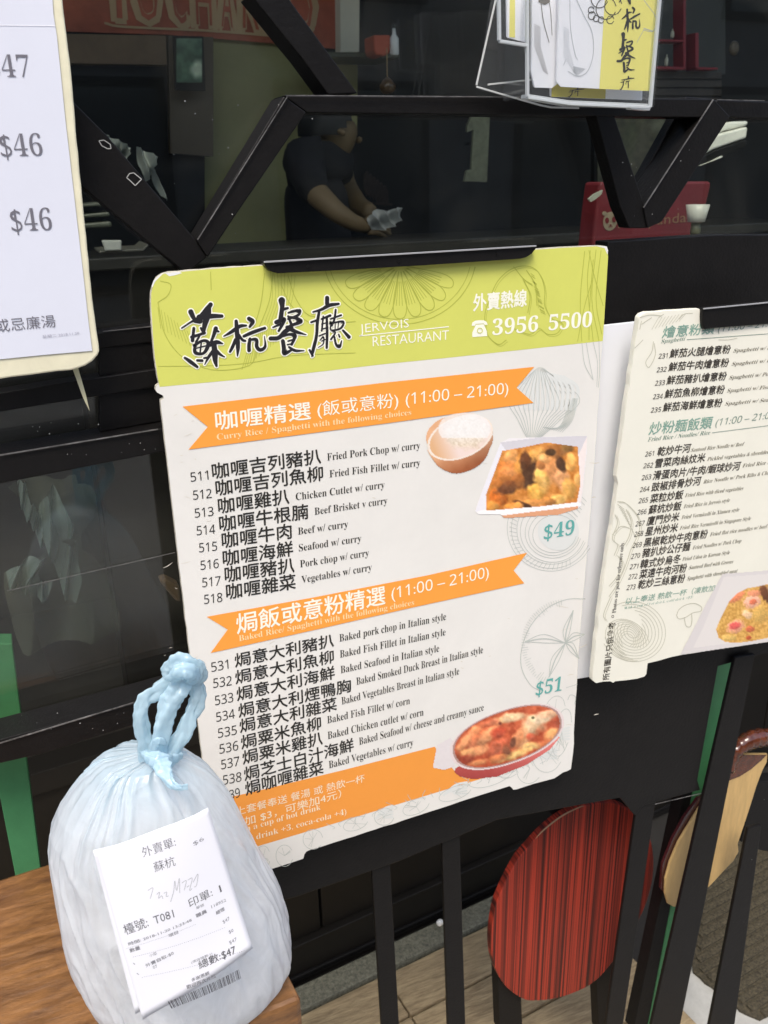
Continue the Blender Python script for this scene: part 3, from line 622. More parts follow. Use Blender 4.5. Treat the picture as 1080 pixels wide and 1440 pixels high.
def food_curry(X, Y):
    OUTP = [(703,622),(715,616),(760,614),(826,612),(825,640),(817,712),(812,716),(786,724),(708,729),(704,724),(672,724),(667.5,719),(669,712),(690,655)]
    C = np.zeros((len(X), 3)) + np.array([236, 231, 230.])
    lo = inpoly(X, Y, [(672,722),(814,708),(812,716),(786,724),(708,730)]); C[lo] = [222, 160, 120]
    top = inpoly(X, Y, [(703,622),(760,615),(826,612),(818,634),(812,640),(710,632)]); C[top] = [212, 208, 211]
    rt = inpoly(X, Y, [(826,612),(817,706),(811,709),(813,640)]); C[rt] = [240, 228, 222]
    fr = inpoly(X, Y, [(667.5,719),(684,713),(812,704),(818,711),(704,725),(672,724)]); C[fr] = [248, 244, 240]
    lf = inpoly(X, Y, [(703,622),(712,634),(698,672),(684,716),(668,720)]); C[lf] = [234, 231, 234]
    sauce = inpoly(X, Y, [(706,634),(740,628),(768,622),(812,628),(816,680),(811,706),(760,712),(684,718),(683,696),(692,672)])
    S = np.zeros((len(X), 3)) + np.array([206, 128, 52.]) + (fbm(X, Y, 7, 3)[:, None] - .5) * np.array([60, 60, 50])
    q = np.random.default_rng(8)
    for (cx, cy, rx, ry, an, c) in [(700,700,17,20,10,(196,96,26)),(693,712,13,9,0,(226,150,60)),(718,642,14,11,-30,(240,166,96)),(709,658,10,14,20,(204,112,44)),(716,662,17,13,0,(226,140,74)),(705,678,15,14,30,(176,100,40)),
        (735,655,15,22,10,(222,150,66)),(752,640,17,13,-20,(224,160,80)),(745,668,15,26,12,(52,28,16)),(738,648,10,14,10,(78,40,20)),(729,676,10,14,0,(150,84,34)),(711,688,17,10,-10,(84,44,24)),(718,682,12,8,20,(110,60,30)),
        (755,690,16,14,-30,(238,178,76)),(762,672,14,22,-15,(240,186,98)),(766,644,14,9,-10,(232,170,104)),(780,660,18,24,-10,(220,146,88)),(790,676,13,20,-15,(226,160,108)),(782,634,19,12,-10,(150,92,44)),(774,636,8,5,0,(60,38,20)),(797,630,11,8,20,(120,84,40)),(789,652,8,13,-30,(54,30,18)),
        (803,650,9,15,5,(246,176,88)),(800,688,12,18,-10,(222,164,80)),(812,674,7,12,0,(238,176,96)),(783,702,15,9,-10,(244,192,104)),(770,705,12,7,0,(206,132,60)),(745,708,18,7,-8,(228,150,74)),(734,709,14,4.5,18,(58,32,16)),(724,712,16,7,-5,(236,150,64)),(760,655,8,8,0,(190,116,60))]:
        S = blob(S, X, Y, cx, cy, rx, ry, an, c, .38, .7, int(q.integers(1000)), .55)
    S = S * .84 + np.array([238, 176, 104.]) * .16 + (fbm(X, Y, 5, 88)[:, None] - .5) * 40
    C = np.where(sauce[:, None], S, C)
    return C + (fbm(X, Y, 3, 5)[:, None] - .5) * 6, inpoly(X, Y, OUTP).astype(float)
picture('curry_dish_photo', BP, 666, 610, 828, 731, 1.0, food_curry, board)
def food_baked(X, Y):
    a = math.radians(-19.5); dx = X - 713; dy = Y - 1035.5; u_ = dx * math.cos(a) + dy * math.sin(a); v_ = -dx * math.sin(a) + dy * math.cos(a)
    d = np.sqrt((np.abs(u_) / 84) ** 2.2 + (np.abs(v_) / 38) ** 2.2)
    body = inpoly(X, Y, [(640,1080),(638,1086),(646,1092),(665,1096),(700,1092),(740,1076),(774,1054),(788,1036),(770,1030),(700,1040)])
    hand = inpoly(X, Y, [(614,1047),(634,1036),(640,1050),(640,1078),(625,1083),(610,1080),(608,1078)])
    C = np.zeros((len(X), 3)) + np.array([196, 92, 84.]) + np.outer(np.clip((Y - 1060) / 36, -1, 1), [-34, -30, -26]) + np.clip((X - 690) / 100, 0, 1)[:, None] * [20, 26, 26]
    C[hand] = [222, 214, 212]
    rim = d < 1.0; C[rim] = [226, 210, 206]; r2 = (d < .95); C[r2] = [176, 140, 130]
    ins = d < .91
    S = np.zeros((len(X), 3)) + np.array([176, 66, 34.]) + (fbm(X, Y, 8, 13)[:, None] - .5) * np.array([90, 70, 50])
    q = np.random.default_rng(5)
    for (cx, cy, rx, ry, an, c) in [(650,1070,20,10,-15,(130,40,24)),(662,1035,24,9,-50,(226,140,88)),(650,1046,18,7,-55,(232,150,96)),(672,1040,24,9,-48,(206,112,70)),(684,1036,26,9,-50,(230,152,100)),(672,1056,20,8,-20,(228,150,98)),(654,1058,15,6,-20,(240,170,104)),
        (700,1048,22,10,-50,(196,88,56)),(700,1030,14,9,-20,(196,66,40)),(706,1012,16,7,-15,(240,190,130)),(690,1016,16,6,-15,(206,110,74)),(722,1008,22,8,-10,(242,208,160)),(738,1032,13,24,25,(236,168,112)),(728,1040,9,20,28,(222,142,92)),(750,1018,20,16,-20,(240,206,160)),(762,1010,18,9,-10,(242,220,182)),
        (772,1004,18,7,0,(236,190,150)),(784,1016,10,14,20,(160,60,36)),(776,1032,13,10,-30,(232,164,100)),(764,1046,14,7,-25,(208,110,62)),(744,1050,18,7,-15,(238,196,120)),(720,1062,30,7,-18,(232,190,112)),(712,1056,8,10,0,(120,60,36)),(745,1036,8,6,0,(206,90,60)),(700,1066,16,6,-15,(196,110,60)),(672,1072,16,5,-10,(214,130,76)),(640,1062,8,9,0,(150,60,34)),(721,1044,5,9,20,(90,46,30)),(749,1009,3,2.5,0,(96,110,70)),(703,1017,3.5,3.5,0,(120,50,36))]:
        S = blob(S, X, Y, cx, cy, rx * 1.05, ry * 1.05, an, c, .5, .7, int(q.integers(1000)), .5)
    S = S * .82 + np.array([240, 176, 130.]) * .18 + (fbm(X, Y, 4, 77)[:, None] - .5) * 34
    C = np.where(ins[:, None], S, C)
    return C + (fbm(X, Y, 3, 5)[:, None] - .5) * 6, (rim | body | hand).astype(float)
picture('baked_dish_photo', BP, 606, 984, 800, 1098, 1.0, food_baked, board)

# clip rail of the board
clip = thing('clip_rail', 'black metal clip rail gripping the top of the large menu board', 'clip rail', tuple(on(560, 362, BP)))
slab('rail', [(371, 370), (374, 376), (380, 381.5), (390, 384.5), (480, 380), (600, 373), (732, 364), (740, 362), (748, 357), (753.5, 350), (754, 345.5), (600, 355.5), (372, 368)], PY(-.029), .012, BLACK, clip, .0012)
bar('lip', on(371, 368.5, PY(-.0305)), on(754, 345.8, PY(-.0305)), .0012, .001, mat('bright edge', (.5, .5, .5), .35, metal=.4), clip, bevel=.0002)
for x, y in ((433, 374.5), (561, 367), (700, 357)):
    V, F = lathe_geo([(.0012, 0), (.0012, .0006)], (0, 0, 0), 10); p = on(x, y, PY(-.0294)); mesh('rivet', [p + np.array([v[0], -v[2], v[1]]) for v in V], F, BLACK, clip)

#@@SHEETS
# ================================================================== white sheet and the small menu at the right
WP = PY(-.006)
sh = thing('blank_board', 'blank white board behind the two menus, seen in the gap between them', 'board', tuple(on(870, 700, WP)))
slab('sheet', [(780, 462), (848, 457.5), (897, 452), (905, 450), (905, 925), (836, 951), (812, 955), (780, 960)], WP, .003, mat('blank white plastic', (.86, .87, .90), .4, var=.04, vscale=4), sh, .0006)
MP = (np.array([0, FY - .026, 0.]), np.array([0.02, 1., 0]))
CARD = mat('ivory menu card', lin('E9E6D6'), .5, var=.05, vscale=10, bump=.05, bscale=40)
sm = thing('small_menu', 'smaller worn ivory menu of rice and noodle dishes at the right edge', 'menu', tuple(on(980, 700, MP)))
SO = [(899,446),(903,441.5),(910,439),(940,436.5),(988,434),(1130,424),(1130,890),(1080,903),(1040,909),(960,921),(911,933),(910,940),(909,948),(906,952),(896,954.5),(880,957),(865,958.5),(862,960.5),(858,958.5),(848,959),(838,961),(833,957),(833.5,948),(841.7,868),(849,815),(856,769),(861,740),(869,680),(867,670),(871,640),(882.6,555),(893,485)]
SJ = jag(SO, .35, seed=7)
slab('foam_core', SJ, (MP[0] + [0, .0006, 0], MP[1]), .007, CARD, sm, .0012)
s = Print(MP, 0); s.poly([np.array(p) + (np.array([980, 700]) - p) * .0015 for p in SJ]); s.build('printed_face', CARD, sm)
s = Print(MP, .0002)
def q7(x, y): return (820 + x / 4.154, 420 + y / 4.154)
def q8(x, y): return (820 + x / 4.154, 680 + y / 4.154)
for k in range(9): ell(s, 890, 888, 46 - k * 4.6, 42 - k * 4.2, 15 + k * 6, -140 + k * 8, 140 + k * 5, .8, 16)
for k in range(8): ell(s, 882, 900, 34 - k * 3.6, 26 - k * 2.4, 40 + k * 9, 30, 320, .7, 14)
for pts_ in ([(200,105),(240,110),(285,150),(320,200),(330,260),(310,320),(280,380),(260,440),(230,520),(190,600),(150,660)], [(185,180),(200,230),(170,320),(200,360),(180,420)], [(250,150),(280,220),(270,300),(240,360)], [(170,300),(220,250),(270,260)], [(200,420),(230,470),(200,540),(150,600)], [(160,660),(120,760),(130,800)]):
    s.stroke([q8(*p) for p in pts_], 1.0, 6); s.stroke([q8(p[0] + 10, p[1] + 6) for p in pts_], .6, 6)
for k in range(12): s.stroke([q8(200 + k * 9, 120 + k * 16), q8(240 + k * 6, 150 + k * 15)], .7, 2)
for pts_ in ([(545,770),(560,735),(600,708),(650,700),(690,720),(685,745),(640,755),(600,780),(560,790),(545,770)], [(590,780),(600,830),(625,835),(635,800),(632,760)]): s.stroke([q8(*p) for p in pts_], 1.0, 5)
for pts_ in ([(330,110),(390,95),(460,100)], [(340,150),(400,110)], [(410,250),(400,310),(365,370),(385,400),(420,330),(415,260)], [(440,110),(470,90)], [(560,120),(590,90),(640,85)], [(350,240),(300,290)], [(340,130),(330,180)], [(790,240),(850,240),(900,230)]): s.stroke([q7(*p) for p in pts_], .9, 5)
for k in range(9): s.stroke([q7(400 + k * 20, 180 - k * 6), q7(440 + k * 20, 110 - k * 3)], .6, 2)
s.build('vegetable_drawing', mat('ink drawing ivory', lin('BFBCA8'), .5), sm)
SINK = ink('3A342C'); SGR = mat('ink sage green', lin('7FA292'), .5); SEN = ink('6B6656')
def srow(fn, no, n0, n1, zh, z0, z1, en, e0, e1, hz=52, he=21):
    s = Print(MP, .0003); s.text(sansd(no), fn(*n0), fn(*n1), 27 / 4.154, off=.006, shear=.1); s.text(zh, fn(*z0), fn(*z1), hz / 4.154, 'box', off=.02, shear=.1); s.build('menu_line', SINK, sm)
    s = Print(MP, .0003); s.text(en, fn(*e0), fn(*e1), he / 4.154, sf=True, off=-.004, shear=.3); s.build('menu_translation', SEN, sm)
for a_ in [(q7,'231',(438,350),(492,345),'鮮茄火腿燴意粉',(502,347),(857,319),'Spaghetti w/ ham in tomato',(875,314),(1290,282)),
 (q7,'232',(428,430),(484,425),'鮮茄牛肉燴意粉',(495,425),(847,397),'Spaghetti w/ beef in tomato',(865,392),(1290,352)),
 (q7,'233',(418,508),(475,503),'鮮茄豬扒燴意粉',(484,503),(833,476),'Spaghetti w/ Pork Chop',(850,471),(1200,440)),
 (q7,'234',(406,587),(463,582),'鮮茄魚柳燴意粉',(472,583),(822,554),'Spaghetti w/ Fish Fillet in',(838,548),(1210,514)),
 (q7,'235',(394,665),(452,660),'鮮茄海鮮燴意粉',(462,661),(808,631),'Spaghetti w/ Seafood in tomato',(826,624),(1300,580)),
 (q7,'261',(360,922),(412,916),'乾炒牛河',(430,920),(625,897),'Sauteed Rice Noodle w/ Beef',(627,895),(940,858)),
 (q7,'262',(350,990),(405,985),'雪菜肉絲炆米',(418,989),(708,952),'Pickled vegetables & shredded pork',(722,948),(1150,896)),
 (q7,'263',(340,1060),(395,1053),'滑蛋肉片/牛肉/蝦球炒河',(405,1060),(915,1001),'Fried Rice Noodle w/ egg',(928,986),(1250,944)),
 (q7,'264',(330,1130),(385,1122),'豉椒排骨炒河',(396,1128),(685,1088),'Rice Noodle w/ Pork Ribs & Chilli Bean',(700,1080),(1170,1014)),
 (q8,'265',(322,115),(376,108),'菜粒炒飯',(388,115),(580,89),'Fried Rice with diced vegetables',(593,80),(935,36)),
 (q8,'266',(315,182),(367,175),'蘇杭炒飯',(378,180),(570,154),'Fried Rice in Jervois style',(585,144),(855,106)),
 (q8,'267',(304,250),(357,243),'廈門炒米',(368,246),(556,218),'Fried Vermicelli in Xiamen style',(572,208),(910,161)),
 (q8,'268',(297,310),(348,303),'星州炒米',(360,307),(548,281),'Fried Rice Vermicelli in Singapore Style',(562,270),(978,212)),
 (q8,'269',(287,375),(340,368),'黑椒乾炒牛肉意粉',(350,372),(722,318),'Fried flat rice noodles w/ beef & bean sprout',(738,308),(1230,236)),
 (q8,'270',(278,440),(330,432),'豬扒炒公仔麵',(342,433),(622,391),'Fried Noodles w/ Pork Chop',(637,385),(922,343)),
 (q8,'271',(270,500),(320,495),'韓式炒烏冬',(330,498),(565,463),'Fried Udon in Korean Style',(577,452),(855,411)),
 (q8,'272',(262,560),(313,553),'菜遠牛肉河粉',(325,557),(600,517),'Sauteed Beef with Greens',(615,502),(875,464)),
 (q8,'273',(252,622),(303,615),'乾炒三絲意粉',(316,617),(590,577),'Spaghetti with shredded meat',(605,565),(900,518))]: srow(*a_)
s = Print(MP, .0003)
s.text('燴意粉類', q7(458, 230), q7(765, 204), 68 / 4.154, 'box', off=.012, shear=.1); s.text('炒粉麵飯類', q7(380, 797), q7(750, 757), 72 / 4.154, 'box', off=.012, shear=.1)
s.text('以上奉送 熱飲一杯（凍飲加3元）', q8(245, 706), q8(842, 615), 38 / 4.154, 'box', off=.004, shear=.1)
s.text('With a cup of hot drink (cold drink +$3)', q8(240, 734), q8(640, 668), 15 / 4.154, sf=True, off=-.02, shear=.3)
s.build('heading_lettering', SGR, sm)['kind'] = 'stuff'
s = Print(MP, .0003)
s.text(sansd('(11:00 – 21:00)'), q7(785, 206), q7(1150, 168), 50 / 4.154, 'box', shear=.2); s.text(sansd('(11:00 – 21:00)'), q7(770, 756), q7(1130, 706), 52 / 4.154, 'box', shear=.2)
s.text('Spaghetti', q7(453, 260), q7(596, 244), 22 / 4.154, sf=True, off=-.004, shear=.3); s.text('Fried Rice / Noodles/ Rice', q7(375, 834), q7(740, 792), 23 / 4.154, sf=True, off=-.004, shear=.3)
s.stroke([q7(605, 239), q7(1200, 196)], .7, 2); s.stroke([q7(752, 783), q7(1200, 726)], .7, 2)
s.build('heading_lettering', mat('ink dark sage', lin('72897C'), .5), sm)['kind'] = 'stuff'
# upright note along the left margin
s = Print(MP, .0003)
def upright(s, t, A, B, h, **k):
    V, F = glyphs(serif(t) if k.get('sf') else t, k.get('off', 0)); a = s.at(*A); b_ = s.at(*B); e1 = b_ - a; L_ = np.linalg.norm(e1); e1 /= L_
    e2 = np.cross(e1, s.n); e2 /= np.linalg.norm(e2)
    if e2[0] > 0: e2 = -e2
    H = np.linalg.norm(s.at(A[0] + h, A[1]) - a); x0, x1 = V[:, 0].min(), V[:, 0].max(); y0, y1 = V[:, 1].min(), V[:, 1].max()
    s.put([a + e1 * (v[0] - x0) * L_ / (x1 - x0) + e2 * (v[1] - y0) * H / (y1 - y0) for v in V], F)
upright(s, '所有圖片只供參考', q8(152, 1143), q8(190, 805), 9.5, off=.015); ell(s, *q8(172, 776), 1.6, 1.6, 0, 0, 360, .6, 10)
upright(s, 'Photos are just for reference only.', q8(196, 752), q8(246, 338), 6.5, sf=True, off=-.006)
s.build('margin_lettering', SINK, sm)
def food_shrimp(X, Y):
    x = (X - 820) * 4.154; y = (Y - 680) * 4.154
    plate = inpoly(x, y, [(810,525),(1200,495),(1250,900),(560,1003),(640,850),(720,690)])
    C = np.zeros((len(X), 3)) + np.array([214, 208, 204.]); C[inpoly(x, y, [(820,545),(1250,515),(1250,880),(640,960),(700,840)])] = [222, 216, 210]
    f = inpoly(x, y, [(775,850),(800,790),(850,690),(900,640),(960,610),(1020,600),(1060,590),(1300,560),(1300,880),(1080,900),(980,920),(900,930),(830,925),(790,900)])
    S = np.zeros((len(X), 3)) + np.array([214, 164, 84.]) + (fbm(X, Y, 2.5, 3)[:, None] - .5) * np.array([70, 80, 70])
    for (cx, cy, rx, ry, an, c) in [(900,660,60,26,-35,(232,140,96)),(985,690,60,46,0,(240,180,150)),(990,690,26,20,0,(224,120,84)),(1000,640,50,22,0,(232,150,110)),(890,835,62,42,-20,(236,168,130)),(885,830,38,24,-15,(220,96,88)),(1060,640,30,62,-20,(110,66,40)),(1090,620,16,30,-10,(150,120,90)),(960,765,40,26,20,(236,196,150)),(1030,760,50,60,0,(214,170,90)),(975,850,30,22,0,(206,110,70)),(965,900,20,14,0,(190,90,50)),(850,900,50,20,0,(220,180,100))]:
        S = blob(S, x, y, cx, cy, rx, ry, an, c, .3, .4, int(cx), .3)
    C = np.where(f[:, None], S, C)
    return C, plate.astype(float)
picture('noodle_dish_photo', MP, 950, 795, 1110, 923, 1.0, food_shrimp, sm)
clip = thing('clip_rail', 'black metal clip rail over the top of the small menu at the right', 'clip rail', tuple(on(1050, 445, MP)))
slab('rail', [(989, 434), (988.5, 446), (989, 458), (991, 463.5), (1000, 462), (1130, 452), (1130, 420), (1080, 424.5)], PY(-.042), .010, BLACK, clip, .0012)
bar('lip', on(989, 434.2, PY(-.0435)), on(1130, 420.5, PY(-.0435)), .0012, .001, mat('bright edge', (.5, .5, .5), .35, metal=.4), clip, bevel=.0002)

# ------------------------------------------------------------------ price list at the left
LP = PY(-.030)
pl_ = thing('price_list', 'white price list on a yellowed board with large grey prices, cut by the left edge', 'price list', tuple(on(30, 300, LP)))
YB = mat('yellowed board edge', lin('E6E0C2'), .6, var=.12, vscale=25, bump=.3, bscale=60)
LO = [(-90,-60),(84,-60),(88,0),(92,35),(96,70),(99,88),(101,110),(108,200),(117,290),(123,350),(128,400),(132,435),(136,465),(139,485),(140,494),(137,500),(130,508),(120,514.5),(110,518),(100,520.5),(60,525),(30,529),(0,533),(-90,544)]
slab('backing_board', jag(LO, .3, seed=5), LP, .007, YB, pl_, .0012)
s = Print(LP, .0008)
s.poly([(-90, -60), (70, -60), (75, 20), (80, 52), (92, 170), (107, 300), (118, 395), (124, 450), (129.5, 493), (60, 499), (0, 505), (-90, 515)])
s.build('paper_sheet', mat('cool white paper', (.70, .715, .79), .55, var=.05, vscale=5, bump=.1, bscale=12), pl_)
s = Print(LP, .0011); s.poly([(-90, 34), (77.5, 36), (77.8, 37.2), (-90, 35)]); s.build('paper_edge', mat('paper edge white', (.86, .86, .9), .5), pl_)
s = Print(LP, .0012); 
for t__, a_, b_ in (('$47', (-15, 108.5), (43.5, 109)), ('$46', (2, 220.5), (61, 219)), ('$46', (17, 325.5), (74, 323.5))):
    s.text(t__, a_, b_, 31, sf=True, off=-.014); s.build('price', ink('6E6C74'), pl_); s = Print(LP, .0012)
s.text('或忌廉湯', (-5, 467), (79, 459.5), 18, 'box', off=-.004); s.build('price_lettering', ink('6E6C74'), pl_)
s = Print(LP, .0012); s.text('星期二 2018.11.20', (60, 475.5), (111.5, 470), 4.6, 'box'); s.build('date_lettering', ink('A7A7B4'), pl_)
t_ = thing('tape_strip', 'short cream tape strip hanging below the corner of the price list', 'tape', tuple(on(112, 540, PY(-.012))))
slab('strip', [(101, 516), (109, 514), (121, 556), (126, 578), (117, 560)], PY(-.012), .0004, mat('cream tape', lin('CFC9A4'), .5), t_)

# ------------------------------------------------------------------ take-away leaflet holder
ACR = clear('clear acrylic', (.97, .975, .97), 1.49, .05, haze=.02, hcol=(.75, .77, .78)); ACE = clear('acrylic edge', (.8, .82, .82), 1.49, .1, haze=.55, hcol=(.72, .75, .76))
HP = PY(-.055); HB = PY(-.020)
hold = thing('leaflet_holder', 'clear acrylic leaflet holder with two pockets fixed at the top right', 'leaflet holder', tuple(on(820, 60, HP)))
slab('pocket_front', [(741, -30), (930, -30), (929, 0), (922, 70), (914.5, 152), (880, 150), (800, 148), (741, 137)], HP, .0022, ACR, hold, .0004)
slab('back_plate', [(696, -30), (936, -30), (920, 150), (815, 151), (775, 149), (740, 141), (672, 125), (669, 120), (680, 72)], HB, .0022, ACR, hold, .0004)
for n_, a_, b_, pl in (('edge', (741, -30), (741.5, 136), HP), ('edge', (741.5, 137), (800, 146), HP), ('edge', (800, 146), (913, 151), HP), ('edge', (930, -30), (914, 151), HP), ('edge', (701, -30), (702, 57), HP), ('edge', (702, 58), (740, 64), HP)):
    bar(n_, on(*a_, pl), on(*b_, pl), .0022, .003, ACE, hold, .0004)
for a_, b_ in (((697, 0), (670, 120)), ((670, 122), (700, 131)), ((700, 131), (760, 148)), ((760, 148), (775, 151)), ((775, 151), (814, 152)), ((686, 119), (748, 112))):
    bar('edge', on(*a_, HB), on(*b_, HB), .0013, .0013, mat('acrylic bright edge', (.55, .56, .54), .2), hold, .0002)
slab('foot_tab', [(886, 148), (916, 150), (914, 155.5), (887, 153.5)], PY(-.056), .006, ACE, hold, .0004)
slab('pocket_floor', [(742, 132), (800, 141), (912, 146), (914, 152), (800, 148), (742, 138)], PY(-.053), .010, ACE, hold, .0004)
# side walls of the pocket
for xx in ((741, 137), (914, 151)):
    A = on(*xx, HP); B = on(*xx, HB); B = np.array([A[0], B[1], A[2]]); up_ = np.array([0, 0, .2])
    V, F = prism_geo([A, B, B + up_, A + up_], np.array([.0018, 0, 0])); mesh('pocket_side', V, F, ACR, hold)

def leaflet(label, P4, pl, art):
    lf = thing('leaflet', label, 'leaflet', tuple(on(*P4[2], pl)), 'take-away leaflets in the acrylic holder')
    for i in range(3):
        slab('page', [(x - i * .8, y - i * .7) for x, y in P4], (pl[0] + [0, .0012 * i, 0], pl[1]), .0009, mat('leaflet paper', (.88, .88, .92), .45), lf, .0002)
    art(lf, pl); return lf
YEL = mat('leaflet yellow', lin('EDE480'), .45)
def art_front(lf, pl):
    s = Print(pl, .0002); s.poly([(852, -30), (929, -30), (921, 55), (913, 128), (842.5, 125), (846, 70)]); s.build('yellow_side', YEL, lf)
    s = Print(pl, .0004)
    for glyph, box_, sh_ in ((HANG, (874, 11, 899, 45), 1), (CAN, (868, 48, 893, 101), 1), (TING[:8], (871, 108, 891, 127), 1)):
        A = np.array([p for st in glyph for p in st]); x0, x1, y0, y1 = A[:, 0].min(), A[:, 0].max(), A[:, 1].min(), A[:, 1].max()
        sx = (box_[2] - box_[0]) / (x1 - x0); sy = (box_[3] - box_[1]) / (y1 - y0)
        for st in glyph: s.stroke([(box_[0] + (x - x0) * sx, box_[1] + (y - y0) * sy) for x, y, w_ in st], [q[2] * (sx + sy) / 2 * 1.0 for q in st], 5)
    for st in SU[-6:]: s.stroke([(869 + (x - 300) * .11, -44 + (y - 400) * .105) for x, y, w_ in st], [q[2] * .10 for q in st], 5)
    s.build('brush_script', ink('2B2A26'), lf)
    s = Print(pl, .0003)
    for cx, cy, r_ in ((832, 22, 5), (838, 26, 4), (845, 28, 4), (831, 14, 4), (858, 28, 5), (843, -2, 12), (862, 8, 12), (852, 12, 14)): ell(s, cx, cy, r_, r_ * 1.1, 20, 0, 330, 1.1, 10)
    s.build('vegetable_drawing', ink('4A4840'), lf)
    s = Print(pl, .0003)
    s.stroke([(806, -10), (820, 20), (832, 45), (834, 75), (826, 100), (812, 107), (798, 100)], .8, 6); s.stroke([(801, 0), (802, 40), (808, 75), (812, 84)], .8, 6); s.stroke([(795, 85), (792, 92)], .8, 2)
    for k in range(22): s.stroke([(792 - (k > 14) * -(k - 14) * 2, 38 + k * 3), (800 + max(0, k - 8) * .8, 43 + k * 3)], .5, 2)
    for k in range(12): s.stroke([(806, 100 - k * .6), (812 + k, 106 - k * .8)], .5, 2)
    s.stroke([(905, 0), (922, 25), (918, 44), (904, 42)], .8, 4); s.stroke([(905, 40), (918, 44)], 1.2, 2); s.stroke([(895, 60), (905, 42)], .6, 2)
    s.build('vegetable_drawing', mat('leaflet grey line', lin('B4B8BC'), .5), lf)
leaflet('front leaflet with white and yellow halves and black brush script, in the larger pocket', [(786, -30), (929, -30), (921, 55), (912, 128), (845, 125), (789, 122), (783.5, 116), (786, 30)], PY(-.050), art_front)
def art_side(lf, pl):
    s = Print(pl, .0003)
    s.stroke([(760, 0), (764, 30), (772, 60)], 1.0, 5); s.stroke([(770, -5), (774, 15), (776, 50)], .8, 5)
    for k in range(26): s.stroke([(751 + max(0, k - 12) * .9, 34 + k * 2.6), (760 + max(0, k - 10) * .7, 39 + k * 2.6)], .5, 2)
    s.poly([(757, -10), (774, -10), (773, 3), (766, 7), (757, 3)]); s.build('vegetable_drawing', mat('leaflet dark line', lin('77736C'), .5), lf)
leaflet('greyish leaflet turned edge on behind the front leaflet', [(748, -30), (790, -30), (786, 30), (784, 118), (776, 124), (752, 123), (747, 100), (748, 40)], PY(-.044), art_side)
def art_back(lf, pl):
    s = Print(pl, .0003); s.poly([(776, 112), (852, 114), (851, 139), (775, 136)]); s.build('yellow_side', mat('leaflet ochre', lin('CDBE4C'), .45), lf)
    s = Print(pl, .0005)
    for st in TING[:8]: s.stroke([(798 + (x - 540) * .068, 124 + (y - 150) * .019) for x, y, w_ in st], [q[2] * .035 for q in st], 4)
    s.build('brush_script', ink('2B2A26'), lf)
leaflet('leaflet with an ochre half sticking out below the front leaflet', [(776, -30), (910, -30), (903, 141), (850, 139), (775, 136)], PY(-.040), art_back)
def art_stack(lf, pl):
    s = Print(pl, .0003); s.poly([(717, -30), (724, -30), (724, 53), (716, 52)]); s.build('yellow_side', YEL, lf)
leaflet('narrow bundle of leaflets in the smaller left pocket of the holder', [(713, -30), (741, -30), (740, 60), (714, 53)], PY(-.042), art_stack)
slab('pocket_front', [(701, -30), (741, -30), (741, 64), (702, 57)], HP, .002, ACR, hold, .0004)

#@@TABLE
# ================================================================== wooden table, bag, receipt
zt = float(on(0, 1235, PY(-.02))[2])
ZT = PZ(zt)
WOOD = mat('oiled rustic timber', (.27, .125, .040), .42, var=.62, vscale=9, stretch=(2.2, 8, 8), bump=.9, bscale=14, col2=(.085, .035, .012), coat=.2)
table = thing('table', 'rustic brown timber table top under the plastic bag, against the shop front', 'table', (-.1, .55, 0))
e1_ = on(404, 1365, ZT)[:2]; e2_ = on(424.5, 1404.5, ZT)[:2]; fr_ = on(370, 1433, ZT)[:2]
de = (e1_ - e2_) / np.linalg.norm(e1_ - e2_); bk0 = on(0, 1235, ZT)[:2]; bk1 = on(66, 1214, ZT)[:2]; db = (bk1 - bk0) / np.linalg.norm(bk1 - bk0)
def isect(p, d, q, e): 
    t = np.linalg.solve(np.array([d, -e]).T, q - p); return p + d * t[0]
bc = isect(e2_, de, bk0, db); bl_ = bk0 - db * .75; dfv = np.array([-1.0, -.03]); fl = e2_ + dfv * (e2_[0] - bl_[0])
def tboard(A, B, C_, D_, name='board'):
    V = [(*A, zt), (*B, zt), (*C_, zt), (*D_, zt)]; V2 = [(x, y, z - .045) for x, y, z in V]
    mesh(name, V2 + V, [(0, 3, 2, 1), (4, 5, 6, 7), (0, 1, 5, 4), (1, 2, 6, 5), (2, 3, 7, 6), (3, 0, 4, 7)], WOOD, table, bevel=.004)
tboard(fl, e2_, bc, bl_, 'table_top')
for x, y in ((-.70, .50), (.03, .50), (-.70, .60), (.03, .62)): box('leg', (x, y, 0), (x + .04, y + .03, zt - .0455), WOOD, table, .002)
box('apron', (-.66, .52, zt - .12), (.03, .54, zt - .0455), WOOD, table, .002)

# bag: ring by ring
from mathutils import noise as mn
BY = .478
BPL = (np.array([0, BY, 0.]), np.array([0, 1., 0]))
LE = [on(*p, BPL) for p in ((212,1046),(209,1054),(203,1060),(190,1064),(168,1068),(146,1074),(130,1086),(112,1105),(96,1127),(81,1150),(69,1182),(67,1205),(70,1230),(77,1262),(85,1300),(92,1335),(100,1365),(112,1392),(130,1420),(150,1440))]
RI = [on(*p, BPL) for p in ((240,1040),(246,1050),(254,1058),(266,1064),(288,1077),(303,1092),(317,1110),(331,1134),(345,1160),(365,1198),(384,1227),(396,1255),(403,1285),(405,1315),(404,1345),(400,1372),(390,1395),(372,1415))]
lz = np.array([p[2] for p in LE])[::-1]; lx = np.array([p[0] for p in LE])[::-1]; rz = np.array([p[2] for p in RI])[::-1]; rx = np.array([p[0] for p in RI])[::-1]
zmax = min(lz.max(), rz.max()); zmin = zt + .001
N = 150; M = 320; V = []; F = []; CC = []
pl_fold = [(k, rng.uniform(0, 6.28), rng.uniform(.6, 1)) for k in (4, 7, 11, 17, 23)]
